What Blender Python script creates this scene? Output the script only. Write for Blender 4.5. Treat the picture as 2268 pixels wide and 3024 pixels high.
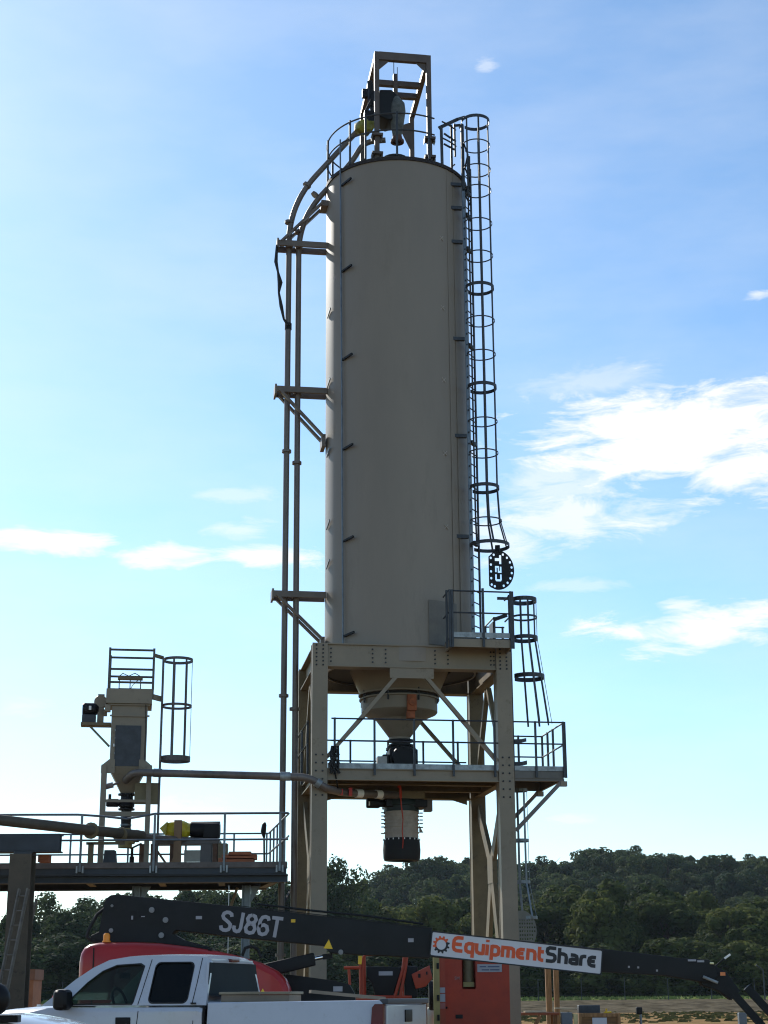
import bpy, bmesh, math, random
from mathutils import Vector, Matrix, noise as mnoise
from mathutils.geometry import tessellate_polygon
for o in list(bpy.data.objects): bpy.data.objects.remove(o)
S = bpy.context.scene
COL = S.collection
R = math.radians
random.seed(7)

# ------------------------------------------------------------------ camera
F, PITCH, ROLL, CZ = 4810.0, R(16.54), 0.0058, 1.45
cam = bpy.data.cameras.new('camera'); camo = bpy.data.objects.new('camera', cam); COL.objects.link(camo)
camo.location = (0, 0, CZ)
camo.rotation_euler = (Matrix.Rotation(math.pi/2+PITCH, 3, 'X') @ Matrix.Rotation(-ROLL, 3, 'Z')).to_euler()
cam.sensor_fit = 'VERTICAL'; cam.sensor_height = 24; cam.lens = 24*F/3024
cam.clip_start = 0.1; cam.clip_end = 5000
S.camera = camo
S.cycles.filter_width = 1.15
CM = (Matrix.Rotation(math.pi/2+PITCH, 3, 'X') @ Matrix.Rotation(-ROLL, 3, 'Z'))
def ray(px, py): return CM @ Vector(((px-1134)/F, -(py-1512)/F, -1))
def W(px, py, Y):                      # a point of the place, Y metres away
    d = ray(px, py); t = Y/d.y
    return Vector((d.x*t, Y, d.z*t+CZ))

# ------------------------------------------------------------------ light
SUN_EL, SUN_AZ = 33.0, -30.0           # degrees; azimuth from +Y towards +X
SKY = 0.124
HAZE = .00007
S.view_settings.view_transform = 'Standard'; S.view_settings.look = 'None'
S.view_settings.exposure = 0.4; S.view_settings.gamma = 1
sl = bpy.data.lights.new('sun', 'SUN'); sl.energy = 4.0; sl.angle = R(0.5); sl.color = (1, .95, .86)
so = bpy.data.objects.new('sun', sl); COL.objects.link(so)
sd = Vector((math.sin(R(SUN_AZ))*math.cos(R(SUN_EL)), math.cos(R(SUN_AZ))*math.cos(R(SUN_EL)), math.sin(R(SUN_EL))))
so.rotation_euler = sd.to_track_quat('Z', 'Y').to_euler(); so.location = (0, 0, 60)

world = bpy.data.worlds.new('World'); S.world = world; world.use_nodes = True
def build_world():
    nt = world.node_tree; nt.nodes.clear(); N = nt.nodes; L = nt.links
    out = N.new('ShaderNodeOutputWorld'); bg = N.new('ShaderNodeBackground'); bg.inputs[1].default_value = SKY
    L.new(bg.outputs[0], out.inputs[0])
    sky = N.new('ShaderNodeTexSky'); sky.sky_type = 'NISHITA'; sky.sun_disc = False
    sky.sun_elevation = R(SUN_EL); sky.sun_rotation = R(SUN_AZ)
    sky.air_density = 1.0; sky.dust_density = 0.3; sky.ozone_density = 1.1; sky.altitude = 150
    tc = N.new('ShaderNodeTexCoord'); sep = N.new('ShaderNodeSeparateXYZ'); L.new(tc.outputs['Generated'], sep.inputs[0])
    def M(op, a, b=None, c=None, clamp=False):
        n = N.new('ShaderNodeMath'); n.operation = op; n.use_clamp = clamp
        for i, x in enumerate((a, b, c)):
            if x is None: continue
            if isinstance(x, (int, float)): n.inputs[i].default_value = x
            else: L.new(x, n.inputs[i])
        return n.outputs[0]
    az = M('MULTIPLY', M('ARCTAN2', sep.outputs[0], sep.outputs[1]), 57.2958)
    el = M('MULTIPLY', M('ARCSINE', sep.outputs[2]), 57.2958)
    cmb = N.new('ShaderNodeCombineXYZ'); L.new(M('MULTIPLY', az, .3), cmb.inputs[0]); L.new(el, cmb.inputs[1])
    def noise(scale, det, rough=.6, dist=0):
        n = N.new('ShaderNodeTexNoise'); n.inputs['Scale'].default_value = scale; n.inputs['Detail'].default_value = det
        n.inputs['Roughness'].default_value = rough; n.inputs['Distortion'].default_value = dist
        L.new(cmb.outputs[0], n.inputs['Vector']); return n.outputs['Fac']
    nz = noise(1.15, 12, .66, .45); nf = noise(.28, 6, .6)
    mx = None
    # px, py, half-width, half-height of each cloud bank in the photograph, density
    for (px, py, rx, ry, d) in CLOUDS:
        r0 = ray(px, py).normalized(); a0 = math.degrees(math.atan2(r0.x, r0.y)); e0 = math.degrees(math.asin(r0.z))
        ra = math.degrees(rx/F); re = math.degrees(ry/F)
        dx = M('DIVIDE', M('SUBTRACT', az, a0), ra); dy = M('DIVIDE', M('SUBTRACT', el, e0), re)
        q = M('SQRT', M('ADD', M('MULTIPLY', dx, dx), M('MULTIPLY', dy, dy)))
        m = M('SUBTRACT', 1.0, q)
        m = M('ADD', M('MULTIPLY', m, 1.25), M('MULTIPLY', M('SUBTRACT', nz, .545), 3.6))
        m = M('MULTIPLY', M('MULTIPLY', m, 1.4, clamp=True), d)
        mx = m if mx is None else M('MAXIMUM', mx, m)
    # thin veil everywhere, denser low down
    veil = M('MULTIPLY', M('SUBTRACT', nf, .36), .5, clamp=True)
    mx = M('ADD', mx, veil, clamp=True)
    mix = N.new('ShaderNodeMix'); mix.data_type = 'RGBA'
    tint = N.new('ShaderNodeMix'); tint.data_type = 'RGBA'; tint.blend_type = 'MULTIPLY'; tint.inputs[0].default_value = 1
    L.new(sky.outputs[0], tint.inputs[6]); tint.inputs[7].default_value = SKYTINT
    L.new(mx, mix.inputs[0]); L.new(tint.outputs[2], mix.inputs[6]); mix.inputs[7].default_value = CLOUDCOL
    L.new(mix.outputs[2], bg.inputs[0])
SKYTINT = (.79, .975, 1.08, 1)
CLOUDCOL = (6.6, 6.7, 6.8, 1)
CLOUDS = [(1990, 1290, 600, 185, 1.0), (1900, 1240, 330, 100, 1.0), (1650, 1420, 300, 80, .5), (2180, 1400, 260, 120, .9), (1680, 1530, 420, 90, .7), (1750, 1120, 260, 60, .28),
          (2060, 1855, 380, 80, 1.0), (2000, 1790, 110, 40, .7), (1700, 1730, 200, 26, .3), (150, 1605, 290, 52, .9), (480, 1640, 230, 42, .85),
          (800, 1645, 280, 48, .85), (700, 1565, 120, 40, .45), (700, 1460, 150, 30, .3), (1435, 190, 60, 34, .35), (2240, 870, 70, 22, .6),
          (420, 2395, 330, 60, .5), (620, 2400, 140, 40, .4), (60, 2090, 120, 40, .3), (1690, 2420, 90, 22, .35), (1470, 1600, 200, 110, .6)]
build_world()

# ------------------------------------------------------------------ materials
MATS = {}
def mat(name, col, rough=.6, metal=0.0, var=.18, scale=2.0, bump=0.0, stretch=(1, 1, 1), spec=.4, dirt=None, coat=0):
    if name in MATS: return MATS[name]
    m = bpy.data.materials.new(name); m.use_nodes = True; nt = m.node_tree; N = nt.nodes; L = nt.links
    b = N['Principled BSDF']; b.inputs['Roughness'].default_value = rough; b.inputs['Metallic'].default_value = metal
    b.inputs['Specular IOR Level'].default_value = spec; b.inputs['Coat Weight'].default_value = coat
    tc = N.new('ShaderNodeTexCoord'); mp = N.new('ShaderNodeMapping'); mp.inputs['Scale'].default_value = stretch
    L.new(tc.outputs['Object'], mp.inputs[0])
    n = N.new('ShaderNodeTexNoise'); n.inputs['Scale'].default_value = scale; n.inputs['Detail'].default_value = 7; n.inputs['Roughness'].default_value = .65
    L.new(mp.outputs[0], n.inputs['Vector'])
    cr = N.new('ShaderNodeValToRGB'); e = cr.color_ramp.elements
    lo = [max(0, c*(1-var*1.6)) for c in col]; hi = [min(1, c*(1+var)) for c in col]
    e[0].position = .28; e[0].color = (*lo, 1); e[1].position = .72; e[1].color = (*hi, 1)
    L.new(n.outputs['Fac'], cr.inputs[0]); last = cr.outputs[0]
    if dirt:
        n2 = N.new('ShaderNodeTexNoise'); n2.inputs['Scale'].default_value = scale*3.7; n2.inputs['Detail'].default_value = 9; n2.inputs['Roughness'].default_value = .75
        L.new(mp.outputs[0], n2.inputs['Vector'])
        r2 = N.new('ShaderNodeValToRGB'); r2.color_ramp.elements[0].position = .56; r2.color_ramp.elements[1].position = .7
        L.new(n2.outputs['Fac'], r2.inputs[0])
        mx = N.new('ShaderNodeMix'); mx.data_type = 'RGBA'; L.new(r2.outputs[0], mx.inputs[0]); L.new(last, mx.inputs[6]); mx.inputs[7].default_value = (*dirt, 1)
        last = mx.outputs[2]
    L.new(last, b.inputs['Base Color'])
    rr = N.new('ShaderNodeMapRange'); rr.inputs[3].default_value = max(.05, rough-.12); rr.inputs[4].default_value = min(1, rough+.12)
    L.new(n.outputs['Fac'], rr.inputs[0]); L.new(rr.outputs[0], b.inputs['Roughness'])
    if bump:
        bp = N.new('ShaderNodeBump'); bp.inputs['Strength'].default_value = bump; bp.inputs['Distance'].default_value = .02
        L.new(n.outputs['Fac'], bp.inputs['Height']); L.new(bp.outputs[0], b.inputs['Normal'])
    MATS[name] = m; return m
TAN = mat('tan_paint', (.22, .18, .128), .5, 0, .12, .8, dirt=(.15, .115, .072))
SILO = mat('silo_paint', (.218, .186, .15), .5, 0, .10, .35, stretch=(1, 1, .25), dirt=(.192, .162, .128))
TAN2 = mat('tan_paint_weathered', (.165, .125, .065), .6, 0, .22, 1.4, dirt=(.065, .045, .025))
UNDERSIDE = mat('steel_underside', (.05, .045, .04), .8)  # dark tone for the plate under the silo
GALV = mat('galvanised_steel', (.15, .17, .19), .42, .75, .22, 5.0)
GALVD = mat('galvanised_dark', (.045, .05, .058), .5, .35, .25, 4.0)
GALVL = mat('galvanised_light', (.30, .33, .34), .5, .35, .35, 6.0, dirt=(.2, .2, .2))
PIPE = mat('pipe_steel', (.145, .122, .108), .45, .3, .25, 2.2, stretch=(1, 1, .3), dirt=(.075, .06, .05))
BLUE = mat('blue_grey_beam', (.036, .044, .056), .55, .2, .25, 1.5, dirt=(.04, .045, .05))
BOLT = mat('bolt_dark', (.03, .028, .03), .5, .5)
BLACK = mat('black_paint', (.009, .009, .0105), .5, spec=.22)
RUBBER = mat('black_rubber', (.012, .012, .012), .75)
CHAR = mat('charcoal_paint', (.016, .0175, .019), .6, 0, .3, 1.1, spec=.22, dirt=(.02, .02, .019))
RED = mat('red_cover', (.36, .012, .010), .35, 0, .15, 1.2, coat=.12)
ORANGE = mat('orange_paint', (.34, .038, .012), .42, 0, .22, 1.5, dirt=(.33, .04, .015))
ORED = mat('orange_red_panel', (.36, .034, .010), .5, 0, .2, 1.3, dirt=(.25, .02, .012))
YEL = mat('yellow_tarp', (.55, .45, .02), .4, 0, .3, 4, bump=.6)
YEL2 = mat('yellow_plastic', (.8, .5, .02), .4)
AMBER = mat('amber_lens', (.95, .28, .02), .25)
WHITE = mat('white_car_paint', (.46, .48, .52), .22, 0, .04, 2.0, coat=.6, dirt=(.40, .40, .41))
WHITE2 = mat('white_plastic', (.75, .75, .72), .5, 0, .08)
LETTER = mat('light_grey_vinyl', (.32, .32, .35), .5, 0, .1)
SIGNW = mat('sign_white', (.55, .56, .60), .5, 0, .05)
SIGNO = mat('sign_orange', (.62, .085, .02), .5, 0, .05)
SIGNK = mat('sign_black', (.012, .013, .018), .5)
CHROME = mat('polished_rod', (.8, .8, .82), .12, 1.0, .05)
WOOD = mat('timber', (.32, .17, .07), .75, 0, .35, 3, stretch=(8, 8, .8), bump=.3)
WOODR = mat('reddish_timber', (.34, .10, .04), .75, 0, .3, 3, stretch=(1, 8, 8))
TAILR = mat('tail_lamp_red', (.10, .005, .01), .2, 0, .2)
TRIM = mat('grey_plastic_trim', (.055, .058, .07), .55)
SEAT = mat('seat_cloth', (.05, .05, .055), .9)
CANVAS = mat('grey_fabric_sleeve', (.11, .12, .118), .85, 0, .35, 6, bump=.7)
BELL = mat('taupe_bellows', (.40, .34, .28), .75, 0, .2, 4)
REDC = mat('red_plastic', (.55, .03, .02), .5)
DGREEN = mat('dark_green_paint', (.008, .018, .016), .5)
PANEL = mat('dark_grey_panel', (.045, .05, .058), .6, 0, .3, 5, dirt=(.035, .035, .035))
CARD = mat('brown_cabinet', (.34, .14, .07), .7, 0, .2)
MESHG = mat('bark', (.06, .045, .03), .9, 0, .3, 3)
def glass(name, tint, gloss=.18):
    m = bpy.data.materials.new(name); m.use_nodes = True; nt = m.node_tree; N = nt.nodes; L = nt.links; N.clear()
    o = N.new('ShaderNodeOutputMaterial'); t = N.new('ShaderNodeBsdfTransparent'); g = N.new('ShaderNodeBsdfGlossy'); x = N.new('ShaderNodeMixShader')
    t.inputs[0].default_value = (*tint, 1); g.inputs['Roughness'].default_value = .03; g.inputs[0].default_value = (.8, .9, .9, 1)
    fr = N.new('ShaderNodeFresnel'); fr.inputs[0].default_value = 1.5; fm = N.new('ShaderNodeMath'); fm.operation = 'MULTIPLY'; fm.inputs[1].default_value = .45; L.new(fr.outputs[0], fm.inputs[0]); L.new(fm.outputs[0], x.inputs[0]); L.new(t.outputs[0], x.inputs[1]); L.new(g.outputs[0], x.inputs[2]); L.new(x.outputs[0], o.inputs[0])
    return m
GLASS = glass('tinted_glass', (.36, .46, .40)); GLASSD = glass('privacy_glass', (.10, .12, .12)); GLASSM = mat('mirror_glass', (.5, .55, .6), .05, 1.0)
def leafmat(name, c1, c2):
    m = bpy.data.materials.new(name); m.use_nodes = True; nt = m.node_tree; N = nt.nodes; L = nt.links
    b = N['Principled BSDF']; b.inputs['Roughness'].default_value = .8; b.inputs['Specular IOR Level'].default_value = .08
    tc = N.new('ShaderNodeTexCoord'); n = N.new('ShaderNodeTexNoise'); n.inputs['Scale'].default_value = .55; n.inputs['Detail'].default_value = 5
    L.new(tc.outputs['Object'], n.inputs['Vector'])
    oi = N.new('ShaderNodeObjectInfo'); ad = N.new('ShaderNodeMath'); ad.operation = 'MULTIPLY_ADD'; ad.inputs[1].default_value = .5; ad.use_clamp = True
    sb = N.new('ShaderNodeMath'); sb.operation = 'SUBTRACT'; sb.inputs[1].default_value = .25; L.new(n.outputs['Fac'], sb.inputs[0])
    L.new(oi.outputs['Random'], ad.inputs[0]); L.new(sb.outputs[0], ad.inputs[2])
    cr = N.new('ShaderNodeValToRGB'); e = cr.color_ramp.elements; e[0].color = (*c1, 1); e[1].color = (*c2, 1); e[0].position = .15; e[1].position = .85
    L.new(ad.outputs[0], cr.inputs[0]); L.new(cr.outputs[0], b.inputs['Base Color'])
    tr = N.new('ShaderNodeBsdfTranslucent'); L.new(cr.outputs[0], tr.inputs[0]); mx = N.new('ShaderNodeMixShader'); mx.inputs[0].default_value = .4
    L.new(b.outputs[0], mx.inputs[1]); L.new(tr.outputs[0], mx.inputs[2]); L.new(mx.outputs[0], N['Material Output'].inputs[0])
    return m
LEAFN = leafmat('leaves_olive', (.024, .042, .015), (.115, .130, .036))
LEAFH = leafmat('leaves_dark', (.020, .040, .021), (.072, .092, .036))

# ------------------------------------------------------------------ mesh builder
class MB:
    def __init__(s, Fm=None): s.v = []; s.f = []; s.m = []; s.mi = 0; s.F = Fm
    def add(s, vs, fs):
        k = len(s.v); vs = [Vector(v) for v in vs]
        if s.F is not None: vs = [s.F @ v for v in vs]
        s.v += vs; s.f += [tuple(i+k for i in f) for f in fs]; s.m += [s.mi]*len(fs); return s
    def box(s, x0, x1, y0, y1, z0, z1):
        return s.add([(x0, y0, z0), (x1, y0, z0), (x1, y1, z0), (x0, y1, z0), (x0, y0, z1), (x1, y0, z1), (x1, y1, z1), (x0, y1, z1)],
                     [(0, 3, 2, 1), (4, 5, 6, 7), (0, 1, 5, 4), (1, 2, 6, 5), (2, 3, 7, 6), (3, 0, 4, 7)])
    def bar(s, p, q, w, h=None, up=(0, 0, 1)):
        h = h or w; p = Vector(p); q = Vector(q); d = (q-p).normalized(); up = Vector(up)
        if abs(d.dot(up)) > .98: up = Vector((0, 1, 0))
        a = d.cross(up).normalized()*(w/2); b = a.cross(d).normalized()*(h/2)
        vs = [p-a-b, p+a-b, p+a+b, p-a+b, q-a-b, q+a-b, q+a+b, q-a+b]
        return s.add(vs, [(0, 3, 2, 1), (4, 5, 6, 7), (0, 1, 5, 4), (1, 2, 6, 5), (2, 3, 7, 6), (3, 0, 4, 7)])
    def path(s, pts, r, n=8, closed=False, cap=True):
        pts = [Vector(p) for p in pts]; m = len(pts); T = []
        for i in range(m):
            a = pts[i-1] if (i > 0 or closed) else pts[i]; b = pts[(i+1) % m] if (i < m-1 or closed) else pts[i]
            T.append((b-a).normalized())
        u = T[0].cross(Vector((0, 0, 1)))
        if u.length < .05: u = T[0].cross(Vector((0, 1, 0)))
        u.normalize(); vs = []
        for i in range(m):
            u = (u - T[i]*u.dot(T[i])).normalized(); w = T[i].cross(u)
            rr = r[i] if isinstance(r, (list, tuple)) else r
            vs += [pts[i]+(u*math.cos(2*math.pi*k/n)+w*math.sin(2*math.pi*k/n))*rr for k in range(n)]
        fs = []
        for i in range(m if closed else m-1):
            j = (i+1) % m
            fs += [(i*n+k, i*n+(k+1) % n, j*n+(k+1) % n, j*n+k) for k in range(n)]
        if cap and not closed: fs += [tuple(range(n))[::-1], tuple((m-1)*n+k for k in range(n))]
        return s.add(vs, fs)
    def tube(s, p, q, r, r2=None, n=10): return s.path([p, q], [r, r if r2 is None else r2], n)
    def lathe(s, prof, c=(0, 0, 0), n=32, axis='z', a0=0, a1=360):
        full = abs(a1-a0) >= 360; m = n if full else n+1; vs = []
        for (r, z) in prof:
            for k in range(m):
                a = R(a0+(a1-a0)*k/n); x, y = r*math.cos(a), r*math.sin(a)
                v = (x, y, z) if axis == 'z' else ((x, z, y) if axis == 'y' else (z, x, y))
                vs.append((v[0]+c[0], v[1]+c[1], v[2]+c[2]))
        fs = []
        for i in range(len(prof)-1):
            for k in range(n):
                k2 = (k+1) % m
                fs.append((i*m+k, i*m+k2, (i+1)*m+k2, (i+1)*m+k))
        return s.add(vs, fs)
    def prism(s, front, back):
        n = len(front)
        return s.add(list(front)+list(back), [tuple(range(n))[::-1], tuple(range(n, 2*n))]+[(i, (i+1) % n, n+(i+1) % n, n+i) for i in range(n)])
    def plate(s, outer, holes, fn, t):
        loops = [outer]+holes; tri = tessellate_polygon([[Vector((x, y, 0)) for x, y in lp] for lp in loops])
        flat = [p for lp in loops for p in lp]; n = len(flat)
        vs = [fn(x, y, 0) for x, y in flat]+[fn(x, y, t) for x, y in flat]
        fs = [tuple(a) for a in tri]+[tuple(i+n for i in a)[::-1] for a in tri]; k = 0
        for lp in loops:
            m = len(lp); fs += [(k+i, k+(i+1) % m, n+k+(i+1) % m, n+k+i) for i in range(m)]; k += m
        return s.add(vs, fs)
    def sph(s, c, r, n=10, sc=(1, 1, 1)):
        return s.add(*_sph(c, r, n, sc))
def _sph(c, r, n, sc):
    vs = [(c[0], c[1], c[2]-r*sc[2])]; fs = []; h = n//2
    for i in range(1, h):
        t = -math.pi/2+math.pi*i/h
        for k in range(n):
            a = 2*math.pi*k/n; vs.append((c[0]+r*sc[0]*math.cos(t)*math.cos(a), c[1]+r*sc[1]*math.cos(t)*math.sin(a), c[2]+r*sc[2]*math.sin(t)))
    vs.append((c[0], c[1], c[2]+r*sc[2])); top = len(vs)-1
    for k in range(n):
        fs.append((0, 1+(k+1) % n, 1+k)); fs.append((top, top-n+k, top-n+(k+1) % n))
        for i in range(h-2): a = 1+i*n; fs.append((a+k, a+(k+1) % n, a+n+(k+1) % n, a+n+k))
    return vs, fs

def mkobj(name, mb, mats, org=Vector((0, 0, 0)), bevel=0):
    me = bpy.data.meshes.new(name); me.from_pydata([v-org for v in mb.v], [], mb.f)
    if not isinstance(mats, (list, tuple)): mats = [mats]
    for m in mats: me.materials.append(m)
    me.polygons.foreach_set('material_index', mb.m)
    bm = bmesh.new(); bm.from_mesh(me); bmesh.ops.recalc_face_normals(bm, faces=bm.faces)
    if bevel: 
        es = [e for e in bm.edges if len(e.link_faces) == 2 and e.calc_face_angle(0) > R(35)]
        bmesh.ops.bevel(bm, geom=es, offset=bevel, segments=3, affect='EDGES', profile=.6, clamp_overlap=True)
    bm.to_mesh(me); bm.free()
    me.shade_smooth(); me.set_sharp_from_angle(angle=R(35))
    o = bpy.data.objects.new(name, me); COL.objects.link(o); return o
def tagit(o, label=None, cat=None, group=None, kind=None):
    for k, v in (('label', label), ('category', cat), ('group', group), ('kind', kind)):
        if v: o[k] = v
class Thing:
    def __init__(s, name, label, cat, group=None): s.a = (name, label, cat, group); s.p = []
    def part(s, name, mb, mats, parent=None, label=None, bevel=0, kind=None):
        s.p.append([name, mb, mats, parent, label, bevel, kind]); return len(s.p)-1
    def done(s):
        allv = [v for p in s.p for v in p[1].v]
        lo = [min(v[i] for v in allv) for i in range(3)]; hi = [max(v[i] for v in allv) for i in range(3)]
        c = Vector(((lo[0]+hi[0])/2, (lo[1]+hi[1])/2, lo[2]))
        e = bpy.data.objects.new(s.a[0], None); COL.objects.link(e); e.location = c; tagit(e, s.a[1], s.a[2], s.a[3]); e.empty_display_size = .2
        obs = []
        for (name, mb, mats, parent, label, bevel, kind) in s.p:
            o = mkobj(name, mb, mats, c, bevel); o.parent = e if parent is None else obs[parent]
            if label: o['label'] = label
            if kind: o['kind'] = kind
            obs.append(o)
        return e
def single(name, mb, mats, label=None, cat=None, group=None, kind=None, bevel=0):
    lo = [min(v[i] for v in mb.v) for i in range(3)]; hi = [max(v[i] for v in mb.v) for i in range(3)]
    c = Vector(((lo[0]+hi[0])/2, (lo[1]+hi[1])/2, lo[2])) if kind != 'structure' else Vector((0, 0, 0))
    o = mkobj(name, mb, mats, c, bevel); o.location = c; tagit(o, label, cat, group, kind); return o
def copy_tree(root, loc, rz=0, sc=(1, 1, 1), label=None, group=None):
    r = root.copy(); COL.objects.link(r); r.location = loc; r.rotation_euler = (0, 0, rz); r.scale = sc
    if label: r['label'] = label
    if group: r['group'] = group
    for ch in root.children:
        c = ch.copy(); COL.objects.link(c); c.parent = r
        for g in ch.children:
            d = g.copy(); COL.objects.link(d); d.parent = c
    return r
def text_mesh(mb, txt, size, fn, t=.004, sx=1.0, off=0.0, shear=0):
    cu = bpy.data.curves.new('t', 'FONT'); cu.body = txt; cu.size = size; cu.offset = off; cu.resolution_u = 4; cu.shear = shear
    ob = bpy.data.objects.new('t', cu); COL.objects.link(ob); dg = bpy.context.evaluated_depsgraph_get()
    me = ob.evaluated_get(dg).to_mesh(); vs = [v.co.copy() for v in me.vertices]; fs = [tuple(p.vertices) for p in me.polygons]
    bpy.data.objects.remove(ob); bpy.data.curves.remove(cu)
    mb.add([fn(v.x*sx, v.y, t) for v in vs], fs); return max(v.x for v in vs)*sx
def stroke(mb, pts, w, fn, t):
    L_, R_ = [], []; n = len(pts); P = [Vector(p) for p in pts]
    for i in range(n):
        d0 = (P[i]-P[i-1]).normalized() if i > 0 else (P[1]-P[0]).normalized()
        d1 = (P[i+1]-P[i]).normalized() if i < n-1 else d0
        d = (d0+d1).normalized(); nn = Vector((-d.y, d.x)); k = w/2/max(.5, nn.dot(Vector((-d0.y, d0.x))))
        L_.append(P[i]+nn*k); R_.append(P[i]-nn*k)
    mb.add([fn(p.x, p.y, t) for p in L_]+[fn(p.x, p.y, t) for p in R_], [(i, i+1, n+i+1, n+i) for i in range(n-1)])
def arcp(cx, cy, r, a0, a1, n=8, ry=None):
    ry = ry or r; return [(cx+r*math.cos(R(a0+(a1-a0)*i/n)), cy+ry*math.sin(R(a0+(a1-a0)*i/n))) for i in range(n+1)]
def circ(cx, cy, r, n=12): return arcp(cx, cy, r, 0, 360-360/n, n-1)

# ------------------------------------------------------------------ ground, hill, trees
def ground_mat():
    m = mat('ground_dry', (.27, .175, .085), .95, 0, .35, .6, bump=.4, spec=0, dirt=(.07, .075, .03)); return m
g = MB(); g.box(-420, 420, -60, 158, -.5, 0); single('ground', g, ground_mat(), kind='structure')
g = MB(); n = 60
# raised gravel bank behind the yard
pr = [(140, .004), (150, .72), (156, .82), (160, .62), (161, -.3), (139, -.3)]
for i in range(n):
    x0, x1 = -400+800*i/n, -400+800*(i+1)/n
def strip(prof, xs, nz=0.0):
    mb = MB(); k = len(prof); vs = []; fs = []
    for j, x in enumerate(xs):
        for (y, z) in prof: vs.append((x, y, z+(mnoise.noise(Vector((x*.05, y*.2, 3)))*nz if z > .05 else 0)))
    for j in range(len(xs)-1):
        for i in range(k-1): fs.append((j*k+i, (j+1)*k+i, (j+1)*k+i+1, j*k+i+1))
    return mb.add(vs, fs)
XS = [-420+10*i for i in range(85)]
single('gravel_bank', strip([(138, -.02), (140, .006), (146, .5), (150, .86), (159, .93)], XS, .12), mat('gravel', (.12, .10, .068), .95, 0, .45, .9, bump=.5, spec=0), kind='structure')
single('meadow', strip([(159, .93), (168, 1.12), (180, 1.2), (230, 1.4), (300, 1.4)], XS, .1), mat('grass_ground', (.13, .16, .045), .95, 0, .3, .4, spec=0), kind='structure')
gt = MB()
for i in range(2600):
    x = random.uniform(-30, 45); y = random.uniform(90, 139); h = random.uniform(.05, .16); a = random.random()*3.1
    dx, dy = math.cos(a)*.3, math.sin(a)*.3
    gt.add([(x-dx, y-dy, 0), (x+dx, y+dy, 0), (x+dx*.5, y+dy*.5, h), (x-dx*.6, y-dy*.6, h*.8)], [(0, 1, 2, 3)])
single('weeds', gt, mat('weed_blades', (.13, .12, .045), .9, 0, .4, 1, spec=0), 'patchy low weeds and straw scattered over the dry yard', 'weeds', kind='stuff')
gm = MB()
for i in range(9000):
    x = random.uniform(-70, 80); y = random.uniform(159, 176); h = random.uniform(.15, .45); a = random.random()*3.1
    dx, dy = math.cos(a)*.25, math.sin(a)*.25
    gm.add([(x-dx, y-dy, .9), (x+dx, y+dy, .9), (x+dx*.4, y+dy*.4, .9+h)], [(0, 1, 2)])
single('grass', gm, mat('grass_blades', (.16, .2, .05), .9, 0, .35, 1), 'strip of bright green grass in front of the wooded hill', 'grass', kind='stuff')

def smooth(a, b, x):
    t = min(1, max(0, (x-a)/(b-a))); return t*t*(3-2*t)
def hill_z(x, y):
    # ridge behind the tower rising to the right
    u = x*430/max(y, 1)
    amp = 22*smooth(-42, 10, u) + 1.8*smooth(10, 60, u) + 1.3*math.sin(u*.13)
    return 1.35 + max(0, amp)*smooth(265, 430, y) + mnoise.noise(Vector((x*.02, y*.02, 0)))*1.2*smooth(265, 320, y)
hb = MB(); nx, ny = 70, 24; vs = []; fs = []
for j in range(ny+1):
    y = 255+(620-255)*j/ny
    for i in range(nx+1): vs.append((-420+840*i/nx, y, hill_z(-420+840*i/nx, y) if y < 430 else hill_z(-420+840*i/nx, 430)))
for j in range(ny):
    for i in range(nx): k = j*(nx+1)+i; fs.append((k, k+1, k+nx+2, k+nx+1))
hb.add(vs, fs); single('hill', hb, mat('hill_ground', (.02, .028, .014), .95, 0, .3, .1), kind='structure')

def crown_mb(rng, rx, rz, zc, nl, per, leaf, airy=0.0):
    mb = MB(); V = []; Fs = []
    lobes = []
    for i in range(nl):
        t = rng.random()*2*math.pi; h = rng.uniform(-.85, .95); rr = math.sqrt(max(.05, 1-h*h))*rng.uniform(.45, .82)
        s = rng.uniform(.24, .42)*(1-.25*abs(h))
        lobes.append((Vector((math.cos(t)*rr*rx, math.sin(t)*rr*rx, zc+h*rz*.8)), rx*s, rz*s*.8))
    lobes.append((Vector((0, 0, zc)), rx*.6, rz*.6))
    for (c, a, b) in lobes:
        for k in range(per):
            d = Vector((rng.gauss(0, 1), rng.gauss(0, 1), rng.gauss(0, 1))).normalized()
            rad = rng.uniform(.72, 1.08) + airy*rng.random()*.5
            p = c+Vector((d.x*a, d.y*a, d.z*b))*rad
            nn = (d+Vector((rng.gauss(0, .4), rng.gauss(0, .4), rng.gauss(0, .4)))).normalized()
            u = nn.cross(Vector((rng.random()-.5, rng.random()-.5, rng.random()+.1))).normalized(); w = nn.cross(u)
            s = leaf*rng.uniform(.55, 1.35); q = s*rng.uniform(.5, .9); k0 = len(V)
            V += [p-u*s, p-w*q, p+u*s, p+w*q]; Fs.append((k0, k0+1, k0+2, k0+3))
    return mb.add(V, Fs)
def trunk_mb(rng, h, r, top):
    mb = MB(); pts = [(0, 0, -.3), (rng.uniform(-.1, .1), rng.uniform(-.1, .1), h*.35), (rng.uniform(-.3, .3), rng.uniform(-.3, .3), h*.65), (rng.uniform(-.4, .4), rng.uniform(-.4, .4), h*top)]
    mb.path(pts, [r*1.25, r, r*.7, r*.2], 7)
    for i in range(6):
        z = h*rng.uniform(.3, .7); a = rng.random()*6.28; l = h*rng.uniform(.18, .3)
        mb.path([(0, 0, z), (math.cos(a)*l*.5, math.sin(a)*l*.5, z+l*.35), (math.cos(a)*l, math.sin(a)*l, z+l*.9)], [r*.4, r*.25, r*.08], 5)
    return mb
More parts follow.
